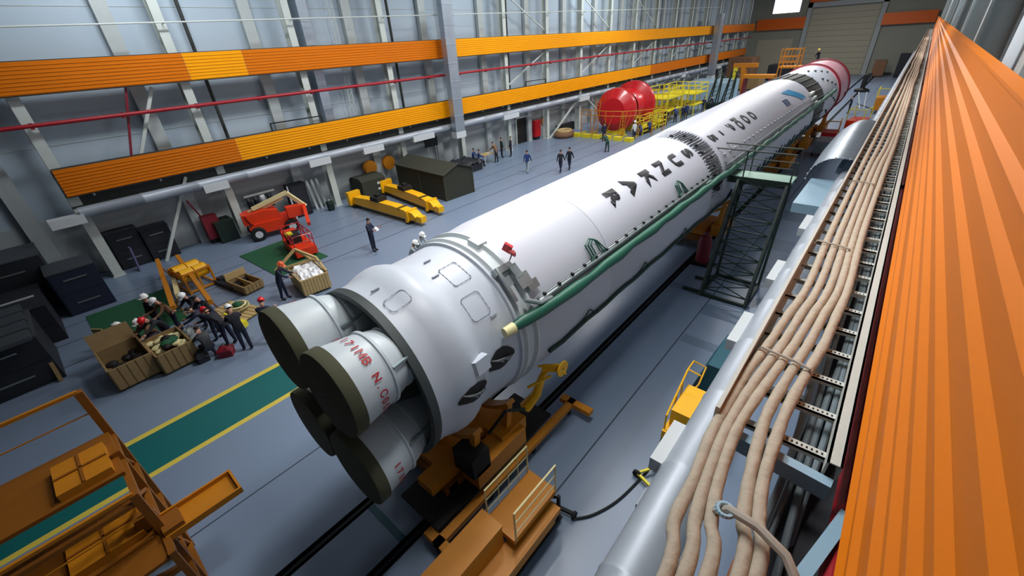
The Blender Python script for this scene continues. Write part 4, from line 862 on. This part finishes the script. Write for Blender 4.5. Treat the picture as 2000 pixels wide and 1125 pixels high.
for i,(nm,l,x,y,mm) in enumerate((('tool_bag','dark tool bag on the floor in front of the crew, left one',-16.0,1.3,'machine'),('tool_bag','dark maroon tool bag on the floor in front of the crew, right one',-15.6,1.95,'crimson'),('sack','pale grey sack slumped behind the straw-filled crate',-18.0,1.55,'concrete'))):
    t=T(nm,l,'bag',(x,y,0),i); sheet(.5,.4,.35,.08,i+9,6,5).bb(-.22,.22,-.17,.17,0,.3).build('bag_body',mm,t); MB().tube([(-.15,0,.35),(0,0,.5),(.15,0,.35)],.015,6).build('handle','dark',t)

# ---------------------------------------------------------------- dark machinery at the left edge
def cabinet(label,x,y,w,l,h,mm='navy_dark',topm='machine_top',rz=0,hand=True,cat='cabinet'):
    t=T('equipment_cabinet',label,cat,(x,y,0),math.radians(rz))
    MB().bb(0,w,0,l,0,h).build('cabinet_body',mm,t); MB().bb(-.02,w+.02,-.02,l+.02,h,h+.05).build('top_plate',topm,t)
    if hand:
        for k,z0,z1 in ((.2,.12,h*.5-.02),(.75,h*.5+.02,h-.05)):
            dd=MB().bb(w,w+.015,.05,l-.05,z0,z1).build('door',mm,t); MB().bb(w+.01,w+.04,l*.25,l*.75,h*k+.1,h*k+.15).build('handle','steel',dd,'pale handle')
    return t
cabinet('dark navy cabinet with two pale handles at the near end of the left wall',-25.7,-1.25,1.6,1.5,1.9,'navy')
cabinet('black machine with stacked grey covers, nearest of the dark machines at the left edge',-21.6,-4.3,2.6,2.3,1.7,'machine','machine_top')
cabinet('low black machine block behind the stacked covers at the left edge',-24.9,-4.2,2.8,2.6,1.5,'navy_dark','machine')
cabinet('dark machine block in the far left corner by the wall',-27.9,-3.6,2.2,2.5,2.4,'machine','machine_top')
for k in range(4):
    tag(MB().box((-21.6+k*.95,-3.0+.02*k,1.83+.03*k),(.75,1.8,.12),.05).build('steel_cover','machine_top'),'flat grey steel cover lying on the black machine, %s from the wall side'%['first','second','third','fourth'][k],'cover')
for y,l in ((-2.1,'upper'),(-1.95,'lower')): pass
t=T('timber_post','short pale timber leaning on the black machine at the left edge','timber',(-18.85,-2.15,0)); MB().bar((0,0,0),(-.35,.1,1.3),.10).build('timber','wood_dark',t)
t=T('roll_rail','long thin pale pipe lying along the dark machines at the left edge','pipe',(-22.2,-3.9,1.95)); MB().tube([(0,0,0),(0,2.2,0)],.04,8).build('pipe','post',t)
# under the duct between the first columns
cabinet('tall black cabinet between the first two columns under the duct',-28.6,1.2,.75,1.25,1.9,'machine','machine')
cabinet('tall black cabinet with a small white label between the first two columns',-28.5,2.5,.8,1.2,1.7,'machine','machine')
t=T('lavender_board','dull lavender board leaning on the black cabinet under the duct','board',(-27.2,1.7,0)); MB().bar((0,0,.02),(-.15,.1,1.2),.06,.5).build('board','lavender',t)
t=T('fire_cabinet','dark red fire cabinet on the wall behind the second column','cabinet',(-28.0,5.2,0)); MB().bb(0,.5,0,.75,.3,1.6).build('cabinet_body','crimson',t); MB().tube([(.1,.1,1.6),(.1,-.2,2.6)],.04,6).build('pipe','crimson',t); MB().bb(.1,.4,.1,.65,0,.3).build('stand','dark',t)
cabinet('dark green box standing at the foot of the second left column',-28.2,5.6,1.1,.95,1.15,'scaf_green','scaf_green',hand=False,cat='box')
t=T('tall_locker','tall dark navy locker with a pale edge strip behind the orange boom lift','locker',(-28.0,10.1,0)); MB().bb(0,.6,0,1.1,.05,2.1).build('locker_body','navy_dark',t); MB().bb(.6,.66,-.08,.0,.0,2.1).build('edge_strip','column',t); MB().bb(.6,.62,.1,1.0,.2,2.0).build('door','machine',t)
for i in range(3):
    tag(MB().bar((-27.9,11.75+.33*i,0),(-28.3,11.7+.33*i,1.9),.16,.06).build('leaning_board','post'),'pale board leaning on the left wall beside the tall locker, %s from the locker'%['first','second','third'][i],'board')
t=T('small_bin','small dark green bin at the foot of the third left column','bin',(-26.9,12.2,0)); MB().lathe([(.22,0),(.28,.55),(.25,.6),(.02,.66)],8,axis='Z',cap=True).build('bin_body','scaf_green',t); MB().ball((0,0,.68),.05).build('lid_knob','white_box',t)
t=T('hanging_coat_rack','dark coats and a white bag hanging on the wall behind the boom lift','coat rack',(-28.3,8.2,0)); 
MB().bb(0,.08,-.4,1.4,1.85,1.95).build('rail','column',t)
for i in range(4): sheet(.25,.3,0,.06,i+20,4,4).build('coat','machine' if i!=2 else 'cloth_white',t).matrix_local=Matrix.Translation((.2,-.2+.4*i,1.4))@Matrix.Rotation(1.5,4,'Y')@Matrix.Scale(3.2,4,(1,0,0))
MB().bb(.02,.2,-.4,1.4,0,.1).build('base','dark',t)
t=T('upholstered_chair','dark brown boxy container with two white labels behind the yellow beams','container',(-28.2,14.6,0)); MB().bb(0,1.6,0,1.9,.1,1.25).prism([(0,1.25),(1.6,1.25),(1.3,1.45),(.3,1.45)],'Y',0,1.9).build('container_body','tarp',t); MB().bb(1.6,1.62,1.2,1.5,.85,1.0).bb(1.6,1.62,1.2,1.5,.45,.6).build('label_plate','white_box',t); MB().bb(.1,1.5,.1,1.8,0,.1).build('skid','dark',t); t.name='covered_container'
# yellow lifting traverses
def traverse(label,x,y,rz):
    t=T('lifting_traverse',label,'lifting beam',(x,y,0),math.radians(rz))
    m=MB(); m.prism([(-3.3,.25),(3.0,.25),(3.3,.5),(3.0,.72),(1.2,.85),(-1.2,.85),(-3.0,.72)],'Y',-.28,.28); m.bb(2.9,3.7,-.2,.2,.2,.55); m.bb(-3.5,-3.2,-.45,.45,.15,1.0); m.bb(2.5,2.7,-.42,.42,.1,.8); m.build('beam','yellow',t)
    m=MB(); m.bb(-.9,-.1,-.35,.35,.85,1.1); m.box((-.5,0,1.15),(.3,.3,.2)); m.build('winch','dark',t,'black winch on the beam'); m=MB(); m.bb(1.7,1.75,-.29,.29,.7,.84); m.bb(1.85,1.9,-.29,.29,.7,.84); m.each('marking_band','dark',t)
    m=MB()
    for xx in (-3.0,2.6): m.bb(xx-.15,xx+.15,-.4,.4,0,.16)
    m.bb(-3.1,2.8,-.3,-.28,.12,.2); m.build('support_block','dark',t)
    m=MB()
    for k in range(6): m.box((-2.6+k*1.0,.295,.5),(.5,.02,.25))
    m.build('stiffener','ochre',t)
    return t
traverse('bright yellow lifting beam on the floor, left of the parallel pair beside the olive tent',-22.9,13.75,2)
traverse('bright yellow lifting beam on the floor, right of the parallel pair beside the olive tent',-23.3,16.05,-7)
# olive tent
t=T('olive_tent','dark olive fabric tent with a ridged roof standing by the left wall','tent',(-24.6,18.6,0),math.radians(-3))
m=MB(); m.prism([(-3.0,0),(2.9,0),(3.0,2.0),(0.2,2.9) ,(-2.9,2.0)],'Y',-.9,1.6) if False else m.prism([(-.9,0),(1.6,0),(1.6,1.75),(.35,2.15),(-.9,1.75)],'X',-2.3,3.3)
m.build('tent_body','tarp',t)
m=MB(); m.prism([(-.98,1.70),(.35,2.2),(1.68,1.70),(1.68,1.76),(.35,2.26),(-.98,1.76)],'X',-2.4,3.4); m.build('tent_roof','tarp',t)
m=MB()
for x in (-2.3,.5,3.3):
    for y in (-.9,1.6): m.tube([(x,y,0),(x,y,1.8)],.04,6)
m.build('tent_pole','olive',t)
t=T('dark_tarpaulin','black tarpaulin heap behind the olive tent at the wall','tarpaulin',(-26.0,23.1,0)); sheet(2.2,3.6,.75,.3,31,10,14).build('tarpaulin_top','machine',t); MB().bb(-1,1,-1.7,1.7,0,.6).build('covered_load','machine',t)
for i,(y,l) in enumerate(((16.4,'left'),(18.0,'right'))):
    t=T('yellow_pulley','round yellow cable drum hanging on the wall behind the tent, %s one'%l,'cable drum',(-28.1,y,1.7)); MB().lathe([(.1,-.12),(.5,-.12),(.5,-.08),(.25,-.07),(.25,.07),(.5,.08),(.5,.12),(.1,.12)],22,axis='X',cap=True).build('drum','ochre',t); MB().bb(-.5,0,-.06,.06,-.06,.06).build('wall_hook','dark',t)
t=T('wall_monitor','black screen on two thin stands behind the olive tent','screen',(-27.9,22.1,0)); MB().bb(0,.08,-.65,.65,2.1,2.8).build('screen','black',t); MB().tube([(.05,-.4,0),(.05,-.4,2.2)],.03,6).tube([(.05,.4,0),(.05,.4,2.2)],.03,6).build('stand','column',t)
t=T('wooden_table','small light wooden table with papers at the left wall','table',(-26.2,26.1,0)); MB().bb(-.45,.45,-.15,1.1,.72,.76).build('tabletop','wood',t)
for x in (-.4,.4):
    for y in (-.1,1.05): MB().bb(x-.03,x+.03,y-.03,y+.03,0,.72).build('leg','column',t)
tag(MB().bb(-26.3,-26.0,26.7,27.0,.761,.77).build('paper_stack','cloth_white'),'white papers lying on the small wooden table','papers')
t=T('bench','dark bench under the two seated people in blue by the left wall','bench',(-26.3,25.1,0)); MB().bb(-.8,.9,-.1,.5,.36,.42).build('seat','dark',t)
for x in (-.7,.8):
    for y in (0,.4): MB().bb(x-.03,x+.03,y-.03,y+.03,0,.36).build('leg','dark',t)
d=struct('door_3',MB().bb(-28.68,-28.55,33.6,35.2,0,2.4),'black'); MB().bb(-28.55,-28.5,33.7,33.75,1.0,1.15).build('door_handle','steel',d); MB().bb(-28.6,-28.5,33.45,33.6,0,2.5).bb(-28.6,-28.5,35.2,35.35,0,2.5).bb(-28.6,-28.5,33.45,35.35,2.4,2.55).build('door_frame','column',d)
t=T('fire_cabinet','bright red fire cabinet standing right of the black door','cabinet',(-28.4,36.0,0)); MB().bb(0,.35,0,.9,.3,1.9).build('cabinet_body','red',t); MB().bb(.35,.37,.08,.82,.4,1.8).build('door','red',t); MB().bb(.05,.3,.1,.8,0,.3).build('stand','dark',t)
tag(MB().lathe([(.05,-.04),(.55,-.04),(.55,.04),(.05,.04)],20,(-28.6,38.3,1.6),'X',cap=True).build('round_sign','ochre'),'round yellow disc on the wall right of the red fire cabinet','disc')
t=T('inflatable_ring','coral and tan ring shaped bundle lying on the floor at the left wall','bundle',(-26.3,38.7,0)); m=MB(); n=20
m.tube([(.75*math.cos(2*PI*k/n),1.0*math.sin(2*PI*k/n),.28) for k in range(n+1)],.28,10); m.build('ring','brown',t); m=MB(); m.tube([(.6*math.cos(2*PI*k/n),.8*math.sin(2*PI*k/n),.6) for k in range(n+1)],.18,8); m.build('top_ring','wood',t)
tag(MB().bb(-28.2,-27.85,39.8,43.0,0,.8).build('low_barrier','dark'),'long dark low barrier along the wall under the braces','barrier')

# ---------------------------------------------------------------- orange boom lift
t=T('boom_lift','orange articulated boom lift with cream arms parked under the duct','boom lift',(-26.1,8.1,0),math.radians(-12))
m=MB(); m.prism([(-1.1,.35),(1.25,.35),(1.35,.6),(1.1,.95),(-.9,.95),(-1.2,.7)],'X',-.6,.6); m.build('chassis','jlg',t)
m=MB(); m.prism([(-1.0,.95),(.6,.95),(.5,1.45),(-.2,1.6),(-1.2,1.5)],'X',-.5,.5); m.bb(-.35,.35,-1.35,-.9,.9,1.5); m.build('turntable','jlg',t)
for x in (-.68,.68):
    for y in (-.85,.95):
        w=MB(); w=w.lathe([(.16,-.12),(.36,-.12),(.40,-.06),(.40,.06),(.36,.12),(.16,.12)],24,(x,y,.40),'X',cap=True).build('wheel','rubber',t); MB().lathe([(.02,-.125),(.2,-.125),(.2,.125),(.02,.125)],16,(x,y,.40),'X',cap=True).build('wheel_hub','white_box',w,'pale hub')
m=MB(); m.bar((-.1,-.9,1.45),(.1,1.0,2.0),.2,.24); m.bar((.15,-.7,1.7),(.25,1.3,2.25),.16,.2); m.bar((.2,1.25,2.2),(.6,2.0,1.3),.18,.2); m.build('boom_arm','boom',t)
m=MB(); m.bar((.6,1.9,1.4),(2.2,1.6,.75),.18,.22); m.bb(.3,.8,.9,1.9,.9,1.5); m.build('lower_arm','jlg',t)
t=T('lift_basket','red railed work basket of the boom lift standing over the green pallets','lift basket',(-22.0,7.75,0),math.radians(-8))
MB().bb(-1.1,1.1,-.5,.55,.15,.55).build('basket_floor','jlg',t)
m=MB()
for z in (.9,1.25):
    m.tube([(-1.05,-.45,z),(1.05,-.45,z),(1.05,.5,z),(-1.05,.5,z),(-1.05,-.45,z)],.028,6)
for x in (-1.05,-.35,.35,1.05):
    for y in (-.45,.5): m.tube([(x,y,.5),(x,y,1.25)],.024,6)
m.build('basket_rail','red',t); MB().bb(-.7,.1,-.4,.2,.55,1.0).build('control_box','dark',t); MB().bb(-.5,-.1,-.42,-.1,.9,1.08).build('control_panel','bright_yellow',t); MB().bb(-1.5,-1.1,-.4,.3,.3,.9).build('mount','jlg',t)
MB().bb(-.9,-.7,-.4,-.2,.0,.15).bb(.7,.9,.2,.4,0,.15).build('foot','dark',t)
tag(MB().box((-22.3,6.9,.02),(4.3,2.6,.03),.05).build('floor_mat','green_mat'),'green mat spread under the lift basket','mat')

# ---------------------------------------------------------------- red drums with yellow scaffold, far left
t=T('red_drum','big glossy red drum-shaped payload module with a wide rear disc, by the yellow scaffolds','drum',(-22.3,43.0,0))
def dl(pr,nm,mm): MB().lathe(pr,64,(0,0,2.3),d=(-.06,1,.0)).build(nm,mm,t)
dl([(.02,-1.6),(1.25,-1.6),(2.1,-1.0),(2.12,-.5),(2.05,-.3),(1.45,.55),(1.45,.8)],'front_cone','red'); dl([(1.7,.8),(1.75,.9),(1.75,2.6),(1.6,2.7)],'middle_band','red'); dl([(1.5,2.7),(2.3,3.3),(2.4,3.35),(2.4,3.75),(.02,3.8)],'rear_disc','red')
m=MB()
for y in (-.9,1.6,3.5): m.bb(-1.2,1.2,y-.2,y+.2,0,.7)
m.each('cradle','bright_yellow',t)
def stair(t,x,y,h,dx=0,dy=-1,w=.5,mm='ochre'):
    m=MB(); m.bar((x-w/2,y,0),(x-w/2+dx,y+.6,h),.05); m.bar((x+w/2,y,0),(x+w/2+dx,y+.6,h),.05)
    for k in range(1,int(h/.3)): m.bar((x-w/2,y+.6*k*.3/h,k*.3),(x+w/2,y+.6*k*.3/h,k*.3),.04)
    m.build('ladder',mm,t)
t=T('drum_scaffold','orange-yellow railed walkway with ladders wrapped around the red drum','scaffold',(-22.6,40.0,0))
stair(t,-.6,-.4,3.6); stair(t,1.9,.4,2.4)
m=MB()
for (x,y) in ((-2.6,.2),(-1.2,-.2),(.5,-.2),(2.2,.2),(3.4,1.2),(4.2,2.6),(4.6,4.2)):
    m.bar((x,y,0),(x,y,2.5),.06); m.bar((x,y,.2),(x+.7,y+.3,2.4),.04)
m.build('post_frame','ochre',t); m=MB()
for z in (2.1,2.55): m.tube([(-2.6,.2,z),(-1.2,-.2,z),(.5,-.2,z),(2.2,.2,z),(3.4,1.2,z),(4.2,2.6,z),(4.6,4.2,z)],.04,6)
m.build('rail','ochre',t)
m=MB(); 
for k in range(6): m.bb(-3+k*1.2,-2.2+k*1.2,-.9,-.3,0,.35); m.bb(-3+k*1.2,-2.9+k*1.2,-.6,2,0,.12)
m.build('base_frame','bright_yellow',t)
def scaffold(label,x,y,w,l,h,mm='bright_yellow',n=5):
    t=T('yellow_scaffold',label,'scaffold',(x,y,0)); m=MB()
    for i in range(n+1):
        for sy in (0,l): m.bar((w*i/n,sy,0),(w*i/n,sy,h+1),.08)
    m.each('post',mm,t); m=MB()
    for z in (h*.5,h,h+.5,h+1):
        for sy in (0,l): m.bar((0,sy,z),(w,sy,z),.07)
        m.bar((0,0,z),(0,l,z),.07); m.bar((w,0,z),(w,l,z),.07)
    for i in range(n): m.bar((w*i/n,0,0),(w*(i+1)/n,0,h),.05)
    m.build('rail',mm,t); MB().bb(0,w,0,l,h-.08,h).build('deck',mm,t); MB().bb(0,w,.2,l-.2,h*.45,h*.5).build('lower_deck',mm,t)
    return t
scaffold('tall bright yellow scaffold right behind the red drum',-22.7,49.0,3.0,4.5,2.6)
scaffold('second bright yellow scaffold further behind the red drum',-23.0,55.5,4.0,4.0,2.4)
scaffold('low bright yellow stand between the red drum and the rocket',-20.1,42.5,.8,3.2,.7,n=2)
scaffold('low bright yellow stand beside the far side of the rocket, nearer the scaffolds',-20.1,46.4,.8,1.8,.7,n=2)
# dark hoist frames
for i,(x,y,l) in enumerate(((-19.0,61.5,'left'),(-17.9,63.5,'right'))):
    t=T('hoist_frame','dark green leaning hoist frame by the far duct, %s one'%l,'hoist',(x,y,0)); m=MB()
    for dx in (-.5,.5): m.bar((dx,0,0),(dx*.6+.5,.4,4.2),.14); m.bar((dx,1.2,0),(dx*.6+.5,.6,4.2),.12)
    for k in range(7): m.bar((-.5+.1*k,0,.5*k+.3),(.5,.2,.5*k+.7),.06)
    m.build('frame','scaf_green',t); MB().bb(-.6,.7,-.2,1.3,0,.6).build('base','scaf_green',t); MB().tube([(.5,.5,4.2),(1.3,.3,3.6)],.06,6).build('jib','scaf_green',t)
# yellow jib crane, far
t=T('jib_crane','orange-yellow pillar jib crane standing behind the rocket','crane',(-17.3,70,0))
MB().bar((0,0,0),(-.7,0,4.3),.7,.6).build('pillar','ochre',t); MB().bb(-2.0,1.0,-.3,.3,4.2,4.7).build('jib','ochre',t); MB().bb(-.6,.6,-.6,.6,0,.25).build('base','dark',t); MB().bb(-1.9,-1.4,-.3,.3,2.8,4.2).build('counterweight','bright_yellow',t)
# far orange platform for the man with the yellow helmet
t=T('orange_platform','orange lattice access platform rising above the far end of the rocket','access platform',(-11.6,67,0)); m=MB()
for x in (-1.6,.4,2.4):
    for y in (0,2): m.bar((x,y,0),(x,y,4.4 if x>1 else 6.4),.12)
for z in (1.4,2.8,4.3,4.9,5.5,6.3):
    for y in (0,2): m.bar((-1.6,y,z),(2.6 if z<4.6 else .4,y,z),.1)
for k in range(5): m.bar((-1.6+.4*k,0,4.4),(-1.2+.4*k,0,6.3),.07)
m.bar((-1.6,0,1.4),(.4,0,2.8),.08); m.build('frame','ochre',t); MB().bb(-1.6,2.7,0,2,4.35,4.45).build('deck','ochre',t); MB().bb(-5.6,-1.8,0,1.6,3.1,3.5).build('side_deck','ochre',t); MB().bb(-5.4,-5.2,0,1.6,0,3.1).bb(-2.4,-2.2,0,1.6,0,3.1).each('side_leg','crimson',t)
# far clutter
FC=[('storage_crate','long pale grey-blue container standing behind the rocket beyond the yellow scaffold','container',(-24.5,66,0),(5.5,7,2.6),'cyan_steel'),
('storage_crate','pale container half hidden by the dark hoist frames','container',(-27.0,60.2,0),(4.0,4,1.8),'concrete'),
('machine_block','dark brown machine against the far left corner','machine',(-26.5,92,0),(4,5,4.2),'brown'),
('machine_block','dark machine left of the tall far gate','machine',(-21,98,0),(3.5,4,2.6),'machine'),
('storage_crate','wooden boxes stacked beside the yellow jib crane','crate',(-21.5,82,0),(3,4,2.0),'wood_dark'),
('machine_block','dark upright cabinet at the right end of the far wall','cabinet',(-2.6,104,0),(2.0,2,3.6),'machine'),
('machine_block','orange-brown machine at the far wall right of the gate','machine',(-5.8,105,0),(1.7,2,2.6),'brown'),
('machine_block','dark grey bench along the far wall right of the gate','bench',(-1.0,90,0),(1.6,6,1.0),'steel')]
for nm,l,cat,p,d,mm in FC:
    t=T(nm,l,cat,p); MB().bb(0,d[0],0,d[1],.15,d[2]).build('body',mm,t); m=MB()
    for k in range(5): m.bb(d[0]*k/5+.05,d[0]*(k+1)/5-.05,-.04,0,.25,d[2]-.1)
    m.build('panel',mm,t); MB().bb(.1,d[0]-.1,.1,d[1]-.1,0,.15).build('skid','dark',t)
# carts on the right side of the far half
def cart(label,x,y,rz,mm,w=1.1,l=1.8,h=1.1,rail=True):
    t=T('service_cart',label,'cart',(x,y,0),math.radians(rz)); MB().bb(-w/2,w/2,-l/2,l/2,.35,h).build('cart_body',mm,t)
    m=MB(); 
    if rail:
        for xx in (-w/2,w/2): m.tube([(xx,-l/2,h),(xx,-l/2,h+.9),(xx,l/2,h+.9),(xx,l/2,h)],.04,6)
        m.tube([(-w/2,-l/2,h+.9),(w/2,-l/2,h+.9)],.04,6); m.build('handrail','bright_yellow' if mm!='red' else 'ochre',t)
    for xx in (-w/2,w/2):
        for yy in (-l/3,l/3): MB().lathe([(.03,-.05),(.2,-.05),(.2,.05),(.03,.05)],12,(xx,yy,.2),'X',cap=True).build('wheel','rubber',t)
    return t
cart('red and grey cart with yellow rails beside the far cradle',-3.9,45.0,5,'red'); cart('grey wheeled compressor beside the red cart, towards the camera',-3.6,41.0,0,'steel',1.2,2.2,1.2,False)
cart('orange-red cart on the floor right of the far cradle',-2.6,50.5,-8,'jlg',1.2,2.4,1.3); cart('yellow cart at the right wall, farthest one',-1.6,64,0,'ochre',1.4,2.2,1.6)
cart('dark low trolley in front of the orange-red cart',-3.1,47.6,-30,'machine',.9,2.0,.6,False)
t=T('inspection_robot','black tall camera stand on a round base near the far end','camera stand',(-5.0,83,0)); MB().lathe([(.9,0),(.9,.3),(.3,.5),(.25,2.2),(.1,2.3)],20,axis='Z',cap=True).build('stand','black',t); t.name='camera_stand'
for i,(a,b) in enumerate((((-3.6,66,.03),(-5.2,82,.03)),((-3.2,66,.03),(-4.4,84,.03)),((-4.2,70,.03),(-1.0,63,.03)))):
    tag(MB().tube([a,b],.06,6).build('floor_cable','dark' if i==2 else 'concrete'),['pale cable on the floor beyond the rocket end, left one','pale cable on the floor beyond the rocket end, right one','dark cable crossing the floor toward the right wall'][i],'cable')
